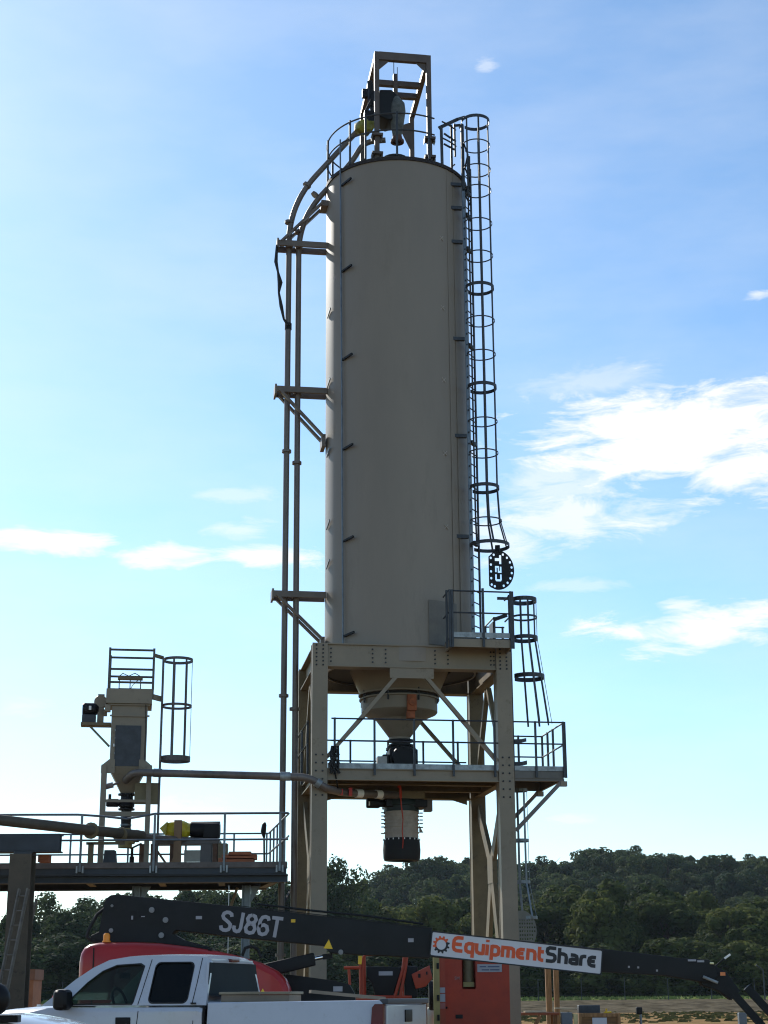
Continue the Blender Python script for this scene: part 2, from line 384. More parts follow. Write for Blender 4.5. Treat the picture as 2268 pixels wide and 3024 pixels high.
def tree_proto(name, seed, rx, rz, zc, nl, per, leaf, h, r, lm, label, cat, airy=0, top=.9):
    rng = random.Random(seed); t = Thing(name, label, cat)
    t.part('trunk', trunk_mb(rng, h, r, top), MESHG); t.part('crown', crown_mb(rng, rx, rz, zc, nl, per, leaf, airy), lm); e = t.done(); return e
# protos: unit ~ real metres; 12 m trees
near = [tree_proto('broadleaf_tree', s, rx, rz, zc, nl, per, .25, 11, .22, LEAFN, 'x', 'tree') for (s, rx, rz, zc, nl, per) in
        [(1, 4.6, 5.4, 6.3, 28, 330), (2, 4.0, 5.6, 6.4, 26, 330), (3, 5.2, 4.8, 5.8, 30, 330), (4, 3.6, 5.9, 6.6, 24, 340)]]
dark = [tree_proto('broadleaf_tree', s, rx, rz, zc, nl, per, .24, 11, .22, LEAFH, 'x', 'tree') for (s, rx, rz, zc, nl, per) in [(31, 4.6, 5.4, 6.3, 28, 260), (32, 4.0, 5.6, 6.4, 26, 260)]]
airy = [tree_proto('broadleaf_tree', s, rx, rz, zc, nl, per, .20, 12, .2, LEAFH, 'x', 'tree', .8) for (s, rx, rz, zc, nl, per) in
        [(11, 3.8, 4.6, 8.0, 20, 170), (12, 4.4, 4.0, 8.4, 22, 160)]]
far = [tree_proto('hillside_tree', s, rx, rz, zc, nl, per, .33, 11, .25, LEAFH, 'x', 'tree') for (s, rx, rz, zc, nl, per) in
       [(21, 5.4, 5.0, 6.0, 22, 170), (22, 4.8, 5.6, 6.5, 20, 180), (23, 6.0, 4.6, 5.6, 24, 160)]]
used = set()
def place(pool, px, ytop, Y, wscale=1.0, label='', group=None, z0=None, H=11.6):
    i = random.randrange(len(pool)); p = pool[i]
    top = W(px, ytop, Y); z0 = (1.1 if z0 is None else z0); sc = (top.z-z0)/H
    key = id(p)
    rz = random.random()*6.28; s3 = (sc*wscale, sc*wscale, sc)
    if key not in used:
        used.add(key); p.location = (top.x, Y, z0); p.rotation_euler = (0, 0, rz); p.scale = s3; p['label'] = label
        if group: p['group'] = group
    else: copy_tree(p, (top.x, Y, z0), rz, s3, label, group)
rngp = random.Random(5)
# the woodland edge on the right, behind the grass strip (px, y of the top)
RW = [(985, 2690), (1040, 2705), (1100, 2668), (1155, 2665), (1210, 2690), (1268, 2655), (1320, 2650), (1375, 2690), (1440, 2660), (1500, 2690), (1560, 2665),
      (1610, 2650), (1665, 2628), (1715, 2612), (1765, 2640), (1820, 2630), (1870, 2626), (1915, 2624), (1965, 2640), (2010, 2668), (2060, 2655), (2105, 2662), (2150, 2690), (2200, 2655), (2245, 2640), (2300, 2632)]
for (px, y) in RW:
    place(near, px, y+rngp.uniform(-6, 6), rngp.uniform(196, 222), rngp.uniform(1.0, 1.3), 'olive green broadleaf tree in the woodland edge right of the silo legs', 'trees of the woodland edge at the foot of the hill')
for k in range(34):
    px = 930+k*41+rngp.uniform(-12, 12); y = 2800+rngp.uniform(-50, 30)
    place(near, px, y, rngp.uniform(180, 192), rngp.uniform(1.3, 1.8), 'low bushy tree at the front of the woodland edge behind the wire fence', 'low bushy trees along the fence', z0=-1.2)
LW = [(30, 2730), (70, 2700), (134, 2664), (175, 2705), (215, 2690), (262, 2678), (300, 2690), (350, 2650), (405, 2640), (455, 2668), (500, 2720), (560, 2640), (600, 2632), (660, 2648),
      (715, 2700), (760, 2650), (810, 2622), (860, 2640), (900, 2620)]
for (px, y) in LW:
    place(airy if rngp.random() < .5 else dark, px, y, rngp.uniform(180, 215), rngp.uniform(.9, 1.2), 'dark tree with a ragged open crown in the line behind the left platform', 'dark trees behind the left platform')
for k in range(20):
    place(dark, -10+k*49, 2790+rngp.uniform(-40, 25), rngp.uniform(165, 175), rngp.uniform(1.3, 1.7), 'low dark bushy tree in the hedge line behind the red machine cover', 'low bushy trees of the left hedge line', z0=-1.2)
for (px, y) in [(972, 2592), (1008, 2572), (940, 2600)]:
    place(airy, px, y, rngp.uniform(190, 205), .8, 'tall thin tree with sky showing through its crown right beside the front left silo leg', 'thin tall trees beside the front left silo leg')
# hillside wood: rows up the slope
cnt = 0
for j in range(13):
    y = 275+j*13.0+ (j > 9)*3
    step = 9.4
    xa, xb = -24*y/430, 128*y/430
    x = xa*1.0
    while x < xb and cnt < 235:
        xx = x+rngp.uniform(-2.5, 2.5); yy = y+rngp.uniform(-5, 5)
        z = hill_z(xx, min(yy, 430)); p = far[rngp.randrange(3)]; s = rngp.uniform(.85, 1.15)
        args = ((xx, yy, z-.3), rngp.random()*6.28, (s*1.05, s*1.05, s), 'dark green tree of the dense wood covering the hillside', 'trees of the hillside wood')
        if id(p) not in used:
            used.add(id(p)); p.location = args[0]; p.scale = args[2]; p['label'] = args[3]; p['group'] = args[4]
        else: copy_tree(p, *args)
        cnt += 1; x += step*rngp.uniform(.9, 1.1)

# wire fence on the bank
fe = Thing('wire_fence', 'thin grey wire fence with evenly spaced posts in front of the woodland edge', 'fence')
FP = mat('fence_grey', (.045, .05, .045), .6)
fx = [-90+4*i for i in range(50)]
for x in fx: fe.part('post', MB().tube((x, 157, .7), (x, 157, 2.85), .04, n=6), FP)
for z in (1.4, 2.1, 2.8): fe.part('wire', MB().tube((-90, 157, z), (106, 157, z), .008, n=4), FP)
fe.part('post', MB().path([(33.8, 152, .7), (33.8, 152, 3.5), (33.2, 152, 3.9)], .07, 6), FP, label='taller fence post with an angled top')
fe.done()

# ------------------------------------------------------------------ the silo tower (its own frame: u right, v away, z up)
FT = Matrix.Translation((.39, 41.0, 0)) @ Matrix.Rotation(R(8.5), 4, 'Z')
def T(): return MB(FT)
sf = Thing('support_frame', 'tall tan bolted steel support frame with four legs carrying the silo', 'steel frame')
LZ = 9.66
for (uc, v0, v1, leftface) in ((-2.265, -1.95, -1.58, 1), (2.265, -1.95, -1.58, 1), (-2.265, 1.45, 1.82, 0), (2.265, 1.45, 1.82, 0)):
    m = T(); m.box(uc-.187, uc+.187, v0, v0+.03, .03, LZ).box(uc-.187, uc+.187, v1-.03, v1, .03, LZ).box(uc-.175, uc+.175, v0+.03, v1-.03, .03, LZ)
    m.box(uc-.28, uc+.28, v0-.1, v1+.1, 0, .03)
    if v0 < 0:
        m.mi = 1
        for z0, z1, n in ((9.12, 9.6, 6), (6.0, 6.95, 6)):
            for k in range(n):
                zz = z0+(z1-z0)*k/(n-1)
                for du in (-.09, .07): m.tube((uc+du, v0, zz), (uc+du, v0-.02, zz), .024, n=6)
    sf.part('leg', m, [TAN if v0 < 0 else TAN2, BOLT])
def hbeam(m, p, q, z0, z1, w=.26, t=.03):
    p = Vector((*p, 0)); q = Vector((*q, 0)); zc = (z0+z1)/2
    m.bar(p+Vector((0, 0, z1-t/2)), q+Vector((0, 0, z1-t/2)), w, t); m.bar(p+Vector((0, 0, z0+t/2)), q+Vector((0, 0, z0+t/2)), w, t)
    m.bar(p+Vector((0, 0, zc)), q+Vector((0, 0, zc)), .025, z1-z0-2*t); return m
m = hbeam(T(), (-2.07, -1.76), (2.07, -1.76), 9.09, 9.66, .38)
m.box(-2.07, 2.07, -1.9, -1.875, 9.12, 9.63)
m.mi = 1
for u in (-2.0, -.98, -.66, .56, .88, 1.95, 2.03):
    for k in range(4): m.tube((u, -1.9, 9.22+k*.105), (u, -1.925, 9.22+k*.105), .022, n=6)
sf.part('ring_beam', m, [TAN, BOLT])
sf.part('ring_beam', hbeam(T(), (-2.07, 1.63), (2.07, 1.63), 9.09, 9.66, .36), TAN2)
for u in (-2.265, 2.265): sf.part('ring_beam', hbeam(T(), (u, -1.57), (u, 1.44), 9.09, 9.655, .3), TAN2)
m = T(); m.box(-.56, .52, -1.93, -1.905, 8.84, 9.088); sf.part('gusset_plate', m, TAN)
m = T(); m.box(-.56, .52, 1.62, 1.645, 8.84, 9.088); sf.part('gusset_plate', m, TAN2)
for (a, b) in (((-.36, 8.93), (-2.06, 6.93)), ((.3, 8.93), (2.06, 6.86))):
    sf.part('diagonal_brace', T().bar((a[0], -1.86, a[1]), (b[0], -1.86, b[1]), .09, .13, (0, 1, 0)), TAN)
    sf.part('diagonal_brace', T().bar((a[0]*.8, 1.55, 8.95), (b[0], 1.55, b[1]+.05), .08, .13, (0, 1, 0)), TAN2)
for u in (-2.265, 2.265):
    s_ = 1 if u > 0 else -1
    for (za, zb) in ((8.95, 6.95),):
        sf.part('diagonal_brace', T().bar((u, -1.5, zb), (u, -.1, za), .12, .12), TAN2)
        sf.part('diagonal_brace', T().bar((u, 1.4, zb), (u, .05, za), .12, .12), TAN2)
    for (va, vb) in ((-1.5, -.12), (1.4, .0)):
        sf.part('diagonal_brace', T().bar((u, va, 6.1), (u, vb, 4.60), .30, .1, (1, 0, 0)), TAN2)
        sf.part('diagonal_brace', T().bar((u, vb, 4.25), (u, va, .4), .32, .1, (1, 0, 0)), TAN2)
    sf.part('gusset_plate', T().box(u-.06, u+.06, -.35, .25, 4.1, 4.75), TAN2)
for z0 in (6.06,):
    for u in (-2.265, 2.265): sf.part('deck_beam', hbeam(T(), (u, -1.57), (u, 1.44), 6.38, 6.63, .2), TAN2)
    m = T(); m.box(-2.07, 2.07, -1.9, -1.875, 6.38, 6.63).box(-2.07, 2.07, -1.95, -1.84, 6.36, 6.38).box(-2.07, 2.07, -1.95, -1.84, 6.615, 6.632); sf.part('deck_beam', m, TAN)
    for v in (-.75, .55): sf.part('deck_beam', hbeam(T(), (-2.15, v), (2.15, v), 6.40, 6.625, .14), TAN2)
    sf.part('deck_beam', hbeam(T(), (-2.07, 1.63), (2.07, 1.63), 6.33, 6.63, .3), TAN2)
for u in (-1.95, 1.95): sf.part('knee_plate', T().prism([(u, 1.4, 6.38), (u-.5*(1 if u > 0 else -1), 1.4, 6.33), (u, 1.4, 6.18)], [(u, 1.42, 6.33), (u-.5*(1 if u > 0 else -1), 1.42, 6.33), (u, 1.42, 6.18)]), TAN2)
sf.done()

silo = Thing('silo', 'tall tan cylindrical steel silo standing on the bolted frame', 'silo')
m = T(); m.lathe([(1.88, 9.27), (1.93, 9.27), (1.93, 9.5), (1.935, 14), (1.94, 18.5), (1.945, 22.90)], n=96); SH = silo.part('shell', m, SILO)
m = T(); m.lathe([(1.94, 22.86), (1.98, 22.86), (1.98, 22.96), (1.95, 22.98), (1.90, 23.0), (.5, 23.3), (.5, 23.38), (.001, 23.38)], n=96); silo.part('roof', m, mat('dark_rim', (.035, .03, .03), .7, spec=.15), label='dark rimmed shallow conical roof')
m = T(); m.lathe([(.16, 23.4), (.34, 23.44), (.36, 23.52), (.001, 23.56)], (-.25, -1.45, -.40), 20); silo.part('roof_hatch', m, BLACK)
m = T(); m.lathe([(1.9, 9.32), (1.28, 9.36)], n=64); silo.part('bottom_plate', m, UNDERSIDE)
m = T(); m.lathe([(1.32, 9.5), (1.0, 8.77), (1.04, 8.77), (1.04, 8.73), (.93, 8.73)], (-.03, 0, 0), 64); silo.part('hopper', m, TAN)
m = T(); m.lathe([(.93, 8.74), (.92, 8.64)], (-.03, 0, 0), 48); silo.part('flexible_collar', m, RUBBER)
m = T(); m.lathe([(1.02, 8.65), (1.02, 8.615), (.965, 8.615), (.965, 8.31), (.93, 8.27), (.60, 8.13), (.59, 8.11), (.27, 7.68), (.27, 7.6)], (-.03, 0, 0), 64); silo.part('bin_activator', m, TAN)
m = T(); m.box(.0, .23, -1.12, -.97, 8.2, 8.6).box(-.0, .2, -1.05, -.9, 8.02, 8.2).tube((.12, -1.12, 8.4), (.12, -1.17, 8.4), .09, n=12); silo.part('vibrator', m, mat('rust_orange', (.32, .09, .03), .7, 0, .35, 8), bevel=.01)
for k in range(8):
    a = R(45*k+20); c, s_ = math.cos(a), math.sin(a)
    silo.part('hanger_bolt', T().tube((-.03+c*1.0, s_*1.0, 8.50), (-.03+c*1.0, s_*1.0, 8.85), .025, n=6), BOLT)
# front-left conduit with its clips
def onr(u, off=0): r = 1.945+off; return (u*r/1.945, -math.sqrt(max(0, 1.945**2-u*u))*r/1.945)
pu = [(-1.655, 23.85), (-1.65, 22.7), (-1.61, 16.5), (-1.575, 9.7)]
ps = []
for (u, z) in pu: p = onr(u, .05); ps.append((p[0], p[1], z))
silo.part('conduit', T().path(ps, .022, 8), GALV)
for z in (22.45, 19.9, 17.38, 14.9, 12.45, 10.0):
    u = -1.64+(22.4-z)*.005; a = onr(u, .03); b = onr(u+.26, .10)
    silo.part('conduit_bracket', T().bar((a[0], a[1], z), (b[0], b[1], z+.045), .05, .05), BLACK)
for z in (18.95, 16.95, 15.02, 13.05, 12.0):
    a = onr(-1.925); silo.part('clip_angle', T().bar((a[0]-.02, a[1]-.01, z-.05), (a[0]+.03, a[1]-.28, z+.12), .03, .06), GALVL)
for z in (20.75, 18.75, 16.72, 14.72, 12.77):
    u = .93; a = onr(u, .006)
    m = T(); m.bar((a[0]-.05, a[1], z-.06), (a[0]+.05, a[1]+.03, z+.06), .012, .03, (0, 1, 0)); a = onr(u, .012); m.bar((a[0]-.05, a[1], z+.06), (a[0]+.05, a[1]+.03, z-.06), .012, .03, (0, 1, 0))
    silo.part('chalk_cross', m, mat('pale_scuff', (.42, .38, .34), .8))
for (u, w) in ((1.12, .05), (1.32, .04)):
    m = T(); a = onr(u, .006); b = onr(u+w, .006); m.prism([(a[0], a[1], 9.75), (b[0], b[1], 9.75), (b[0], b[1], 22.9), (a[0], a[1], 22.9)], [(a[0], a[1]+.02, 9.75), (b[0], b[1]+.02, 9.75), (b[0], b[1]+.02, 22.9), (a[0], a[1]+.02, 22.9)])
    silo.part('vertical_seam', m, SILO)
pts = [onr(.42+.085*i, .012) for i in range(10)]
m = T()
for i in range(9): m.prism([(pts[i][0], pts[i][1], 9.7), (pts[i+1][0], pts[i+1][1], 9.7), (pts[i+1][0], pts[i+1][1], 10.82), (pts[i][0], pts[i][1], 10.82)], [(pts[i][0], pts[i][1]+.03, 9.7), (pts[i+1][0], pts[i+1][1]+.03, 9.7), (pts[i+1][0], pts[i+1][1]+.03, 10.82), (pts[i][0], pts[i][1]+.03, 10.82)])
silo.part('darker_patch', m, mat('darker_tan', (.15, .135, .115), .5), label='slightly darker curved patch behind the small platform')  # slightly raised, darker tan patch low on the shell
silo.done()

# valve under the silo and loading spout under the deck
rv = Thing('rotary_valve', 'black flanged rotary valve under the silo cone on the main deck', 'valve')
m = T(); m.lathe([(.2, 7.62), (.34, 7.62), (.34, 7.58), (.24, 7.58), (.24, 7.5), (.33, 7.5), (.33, 7.46), (.26, 7.46), (.26, 7.42), (.38, 7.42), (.38, 7.36)], n=28); rv.part('inlet_flange', m, BLACK)
m = T(); m.box(-.34, .38, -.34, .34, 6.92, 7.36); rv.part('housing', m, BLACK, bevel=.04)
m = T(); m.lathe([(.001, -.46), (.29, -.46), (.31, -.42), (.31, -.34)], (0.02, 0, 7.13), 20, 'y')
for k in range(8): a = R(45*k); m.tube((.02+.25*math.cos(a), -.46, 7.13+.25*math.sin(a)), (.02+.25*math.cos(a), -.5, 7.13+.25*math.sin(a)), .03, n=6)
rv.part('end_cover', m, BLACK)
rv.part('control_box', T().box(-.66, -.42, -.45, -.2, 6.8, 7.15), mat('faded_box', (.4, .38, .35), .6), bevel=.015)
rv.part('gear_motor', T().box(-.5, -.34, -.3, .2, 6.8, 7.22), BLACK, bevel=.02)
rv.done()

ls = Thing('loading_spout', 'hanging telescopic loading spout with black skirt under the main deck', 'loading spout')
m = T(); m.box(-.46, .52, -.42, .42, 6.12, 6.3); ls.part('mounting_frame', m, TAN2)
m = T(); m.lathe([(.001, 6.12), (.44, 6.12), (.47, 6.05), (.47, 5.98), (.44, 5.96), (.44, 5.83)], n=36); ls.part('spout_head', m, DGREEN)
m = T(); m.box(-.44, .6, -.36, .36, 5.92, 6.11); ls.part('winch_housing', m, BLACK, bevel=.03)
m = T(); m.lathe([(.001, -.90), (.105, -.90), (.12, -.87), (.12, -.6), (.09, -.55), (.09, -.44)], (0, -.15, 6.02), 18, 'x'); MO = ls.part('winch_motor', m, BLACK)
ls.part('nameplate', T().box(-.86, -.83, -.30, -.24, 5.95, 6.05), WHITE2, parent=MO)
ls.part('terminal_box', T().box(.55, .74, -.28, -.02, 5.83, 6.12), mat('brown_box', (.12, .10, .09), .6), bevel=.012)
prof = []
for k in range(9): z = 5.83-k*.075; prof += [(.422, z), (.414, z-.035)]
m = T(); m.lathe(prof+[(.42, 5.18)], n=36); BEL = ls.part('bellows', m, BELL)
for z in (5.8, 5.72, 5.63, 5.54, 5.45, 5.32):
    m = T(); m.lathe([(.425, z-.012), (.44, z-.012), (.44, z+.012), (.425, z+.012)], n=36); ls.part('stiffener_ring', m, BELL, parent=BEL)
    if z > 5.4 :
        for s_ in (-1, 1): ls.part('ring_lug', T().box(s_*.44, s_*.52, -.12, -.06, z-.012, z+.012), BOLT, parent=BEL)
m = T(); m.box(-.53, -.43, -.15, -.05, 5.28, 5.30).prism([(.43, -.1, 5.32), (.53, -.1, 5.32), (.43, -.1, 5.5)], [(.43, -.08, 5.32), (.53, -.08, 5.32), (.43, -.08, 5.5)]); ls.part('guide_arm', m, TAN)
m = T(); m.lathe([(.42, 5.18), (.44, 5.15), (.45, 5.1), (.465, 4.9), (.455, 4.7), (.43, 4.64), (.3, 4.63)], n=36); SK = ls.part('dust_skirt', m, RUBBER)
for k in range(20):
    a = R(18*k); ls.part('skirt_clip', T().box(.452*math.cos(a)-.012, .452*math.cos(a)+.012, .452*math.sin(a)-.012, .452*math.sin(a)+.012, 5.13, 5.17), WHITE2, parent=SK)
ls.done()
m = T(); m.path([(-.06, -.62, 5.6), (-.08, -.6, 5.3), (-.05, -.55, 5.1), (-.06, -.52, 4.9)], .012, 6); m.path([(-.14, -.62, 6.6), (-.12, -.63, 6.2), (-.1, -.64, 5.9), (-.06, -.62, 5.6)], .015, 6)
m.path([(-.16, -.66, 6.66), (-.15, -.66, 6.35)], .045, 6); m.path([(-.13, -.66, 6.35), (-.12, -.68, 6.1)], .035, 6)
single('pull_chain', m, mat('red_chain', (.45, .04, .015), .55), 'thin red chain hanging from the main deck down the loading spout', 'chain')

# ------------------------------------------------------------------ guardrails and platforms
def rail_run(t, Fm, pts, z, h=1.06, posts=None, r=.021, toe=True, M_=None, drop=.28):
    """pts: plan polyline; posts: list of (x,y)"""
    M_ = M_ or GALVD
    for zz in (z+h, z+h*.5): t.part('rail', MB(Fm).path([(x, y, zz) for x, y in pts], r, 6), M_)
    for (x, y) in posts or []: t.part('post', MB(Fm).bar((x, y, z-drop), (x, y, z+h+.02), .05, .05), M_)
lp = Thing('main_deck', 'long galvanised walkway deck with guardrails between the silo legs, reaching out to the right', 'platform')
m = T(); m.box(-2.06, 2.06, -1.85, 1.6, 6.634, 6.665).box(2.46, 3.68, -1.9, .3, 6.634, 6.665).box(2.06, 2.46, -1.5, 1.4, 6.634, 6.662); lp.part('floor_grating', m, GALVD)
m = T(); m.box(-2.07, 2.07, -1.925, -1.91, 6.64, 6.765); lp.part('toe_board', m, GALVL)
m = T(); m.box(2.47, 3.7, -1.94, -1.925, 6.64, 6.755).box(3.685, 3.70, -1.92, .3, 6.64, 6.755); lp.part('toe_board', m, GALVL)
m = T(); m.box(2.47, 3.68, -1.92, -1.90, 6.46, 6.632).box(2.47, 3.70, -1.90, -1.80, 6.40, 6.46).box(3.62, 3.68, -1.8, .3, 6.42, 6.63).box(2.47, 3.62, .22, .28, 6.42, 6.63); lp.part('edge_channel', m, mat('grey_tan_channel', (.13, .12, .105), .5))
rail_run(lp, FT, [(-1.99, -1.97), (2.07, -1.97)], 6.76, 1.06, [(-1.91, -1.97), (-.95, -1.97), (.013, -1.97), (.965, -1.97), (1.98, -1.97)])
rail_run(lp, FT, [(-2.2, 1.5), (1.97, 1.5)], 6.76, 1.06, [(-2.0, 1.5), (-1.09, 1.5), (-.1, 1.5), (.83, 1.5), (1.75, 1.5)])
rail_run(lp, FT, [(2.46, -1.97), (3.72, -1.97), (3.72, .3), (2.5, .3)], 6.76, 1.06, [(3.0, -1.97), (3.69, -1.98), (3.74, -1.93), (3.72, -.85), (3.72, -.3), (3.72, .28), (3.1, .3), (2.6, .3)])
rail_run(lp, FT, [(-2.5, -1.5), (-2.5, 1.5)], 6.76, 1.06, [(-2.5, -1.4), (-2.5, 0), (-2.5, 1.4)])
for (v, ue, zb) in ((-1.88, 3.66, 5.22), (.18, 3.58, 5.3)):
    lp.part('support_strut', T().bar((2.47, v, zb), (ue, v, 6.42), .09, .09), mat('strut_taupe', (.15, .125, .115), .5))
    lp.part('strut_plate', T().box(ue-.06, ue+.1, v-.06, v+.06, 6.28, 6.4), TAN)
lp.done()

up = Thing('small_platform', 'small railed landing at the foot of the long caged ladder in front of the silo', 'platform')
m = T(); m.box(.8, 2.34, -2.62, -1.96, 9.7, 9.73); up.part('floor_grating', m, GALVD)
m = T(); m.box(.86, 2.28, -2.66, -2.64, 9.735, 9.86); up.part('toe_board', m, GALVL)
m = T(); m.box(.8, 2.34, -2.64, -2.60, 9.50, 9.698).box(.8, .84, -2.6, -1.98, 9.5, 9.698).box(2.30, 2.34, -2.6, -1.98, 9.5, 9.698); up.part('edge_channel', m, TAN)
rail_run(up, FT, [(.78, -1.97), (.78, -2.66), (2.36, -2.66), (2.36, -1.8)], 9.8, 1.08, [(.74, -2.6), (.80, -2.68), (.86, -2.68), (2.31, -2.68), (2.36, -2.66), (2.36, -2.3)], drop=.32)
up.part('post', T().bar((1.62, -2.69, 9.5), (1.62, -2.69, 10.95), .055, .055), GALVD)
up.done()
ul = Thing('side_landing', 'narrow side landing with dark rails linking the small platform to the short caged ladder', 'platform')
ul.part('floor_grating', T().box(2.46, 2.58, -.6, .9, 9.7, 9.74), GALVD)
rail_run(ul, FT, [(2.42, -.2), (2.42, .9), (2.95, .9)], 9.74, 1.06, [(2.44, -.2), (2.44, .9), (2.9, .9)], M_=GALVD)
ul.part('gate', T().box(2.40, 2.46, -.2, .25, 9.85, 10.7), GALVD)
ul.done()

def ladder(name, label, Fm, c, nrm, z0, z1, cage_z, rc=.37, w=.44, rung=.305, bars=5, M_=GALVD, rail=.055, hoopw=None, flare=None, strip=None, off=.40, arcdeg=150, rungskip=1):
    """c: plan centre of the ladder, nrm: unit outward plan vector (towards the climber)"""
    t = Thing(name, label, 'ladder'); n = Vector((nrm[0], nrm[1], 0)).normalized(); s_ = Vector((-n.y, n.x, 0)); C = Vector((*c, 0))
    for k, sg in enumerate((-1, 1)):
        p = C+s_*sg*w/2
        t.part('side_rail', MB(Fm).bar(p+Vector((0, 0, z0)), p+Vector((0, 0, z1[k] if isinstance(z1, (tuple, list)) else z1)), rail, rail*.7, tuple(n)), (strip if (strip and k == 1) else M_))
    zt = max(z1) if isinstance(z1, (tuple, list)) else z1
    z = z0+.2
    while z < zt-.9:
        a = C-s_*w/2+Vector((0, 0, z)); b = C+s_*w/2+Vector((0, 0, z)); t.part('rung', MB(Fm).tube(a, b, .016, n=6), M_); z += rung*rungskip
    cc = C+n*off
    def ring(z, rr, cx): return [Vector((cx+(n*math.cos(R(a))+s_*math.sin(R(a)))*rr))+Vector((0, 0, z)) for a in range(-arcdeg, arcdeg+1, 15)]
    for i, z in enumerate(cage_z):
        rr = rc; cx = cc.copy()
        if flare and z < flare[0]:
            f = (flare[0]-z)/(flare[0]-min(cage_z)); rr = rc+flare[1]*f; cx = cc+n*flare[1]*f*.9
        thick = hoopw(i) if hoopw else .03
        pts = ring(z, rr, cx); m = MB(Fm)
        if thick == 0: continue
        for a, b in zip(pts[:-1], pts[1:]): m.bar(a, b, .014, thick)
        t.part('cage_hoop', m, M_)
    for j in range(bars):
        a = R(-105+210*j/(bars-1)); d = n*math.cos(a)+s_*math.sin(a); pts = []
        for z in sorted(cage_z, reverse=True):
            rr = rc; cx = cc
            if flare and z < flare[0]: f = (flare[0]-z)/(flare[0]-min(cage_z)); rr = rc+flare[1]*f; cx = cc+n*flare[1]*f*.9
            pts.append(Vector(cx+d*(rr-.012))+Vector((0, 0, z)))
        m = MB(Fm)
        for p, q in zip(pts[:-1], pts[1:]): m.bar(p, q, .048, .014, tuple(d))
        t.part('cage_bar', m, M_)
    return t
nrm = Vector((.80, -.60, 0)).normalized()
hy = [360, 430, 502, 563, 660, 755, 850, 947, 1046, 1143, 1244, 1337, 1440, 1538, 1612]
def zatv(px, py, v):
    d = ray(px, py); M3 = FT.inverted(); o = M3 @ Vector((0, 0, CZ)); dd = M3.to_3x3() @ d; t_ = (v-o.y)/dd.y; return (o+dd*t_)
hz = [zatv(1440, y, -1.5).z for y in hy]
lad = ladder('caged_ladder', 'long caged access ladder running up the right side of the silo', FT, (1.76, -1.26), nrm, 9.5, (24.0, 23.2), hz, .385, .44,
             hoopw=lambda i: .09 if i in (0, 6, 9, 12, 14) else .032, flare=(13.2, .12), off=.29, arcdeg=165)
m = T(); p0 = Vector((1.76, -1.26, 0))+Vector((-.6, -.8, 0)).normalized()*.27
m.box(p0.x-.03, p0.x+.05, p0.y-.02, p0.y+.02, 9.75, 22.3)
m.mi = 1; z = 9.9
while z < 22: m.tube((p0.x+.01, p0.y-.02, z), (p0.x+.01, p0.y-.045, z), .022, n=6); z += .305
lad.part('stud_channel', m, [GALV, BOLT], label='pale channel with a row of dark rung studs')
for z in (22.5, 21.8, 20.8, 18.0, 15.3, 12.6):
    a = onr(1.30, -.02); lad.part('stand_off_bracket', T().bar((a[0]-.05, a[1], z), (p0.x-.04, p0.y+.03, z), .10, .09), GALVD)
    lad.part('stand_off_bracket', T().bar((p0.x+.08, p0.y+.1, z-.12), (1.86, -1.1, z-.12), .10, .08), GALVD)
lad.part('walk_through_rail', T().path([(1.62, -1.42, 22.0), (1.62, -1.42, 24.35), (1.62, -1.2, 24.4)], .05, 8), GALVD)
lad.part('walk_through_rail', T().path([(1.85, -1.05, 22.4), (1.87, -1.05, 23.6)], .04, 8), GALVD)
for (a, b, w_2) in (((1296, 378), (1352, 352), .09), ((1311, 394), (1346, 418), .04), ((1311, 425), (1342, 442), .04), ((1352, 352), (1372, 346), .08)):
    pa = zatv(*a, -1.45); pb = zatv(*b, -1.3); lad.part('walk_through_arm', T().bar(pa, pb, .04, w_2), GALVD)
pa = zatv(1342, 366, -1.32); lad.part('walk_through_post', T().bar(pa, pa+Vector((0, 0, -1.0)), .05, .05), GALVD)
pa = zatv(1303, 380, -1.42); lad.part('walk_through_post', T().bar(pa, pa+Vector((.01, 0, -1.25)), .07, .07), GALVD)
lad.part('hose', T().path([(1.64, -1.45, 23.8), (1.75, -1.5, 23.4), (1.66, -1.5, 23.0), (1.8, -1.5, 22.6), (1.65, -1.47, 22.2), (1.8, -1.45, 21.9)], .025, 6), BLACK)
lad.done()
lad2 = ladder('caged_ladder', 'short caged ladder rising from the right end of the main deck, flaring at its foot', FT, (2.80, -.45), (1, -.25), 6.7, 11.15,
              [11.2, 10.75, 10.2, 9.2, 8.0], .33, .42, hoopw=lambda i: (.11, .05, .10, .11, 0)[i], flare=(10.2, .16), off=.36, bars=7)
lad2.part('entry_arm', T().bar((2.42, -.2, 10.75), (2.75, -.35, 10.85), .05, .09), GALVD)
lad2.part('entry_arm', T().bar((2.42, -.7, 11.2), (2.8, -.7, 11.2), .04, .07), GALVD)
for (zz, hh2) in ((7.55, .09), (6.98, .10)):
    m = T(); pp = [(2.48, -.75, zz-.03), (2.75, -.78, zz-.02), (2.95, -.7, zz), (3.1, -.55, zz+.05), (3.15, -.35, zz+.08)]
    for a, b in zip(pp[:-1], pp[1:]): m.bar(a, b, .02, hh2)
    lad2.part('cage_hoop', m, GALVD)
lad2.done()
lad3 = ladder('caged_ladder', 'lowest caged ladder going from under the main deck down behind the front right leg', FT, (2.66, -.55), (1, -.25), .4, 6.3,
              [6.33, 5.1, 4.1, 3.25], .20, .40, M_=GALV, hoopw=lambda i: .07, flare=(3.9, .08), off=.22, bars=5)
lad3.done()
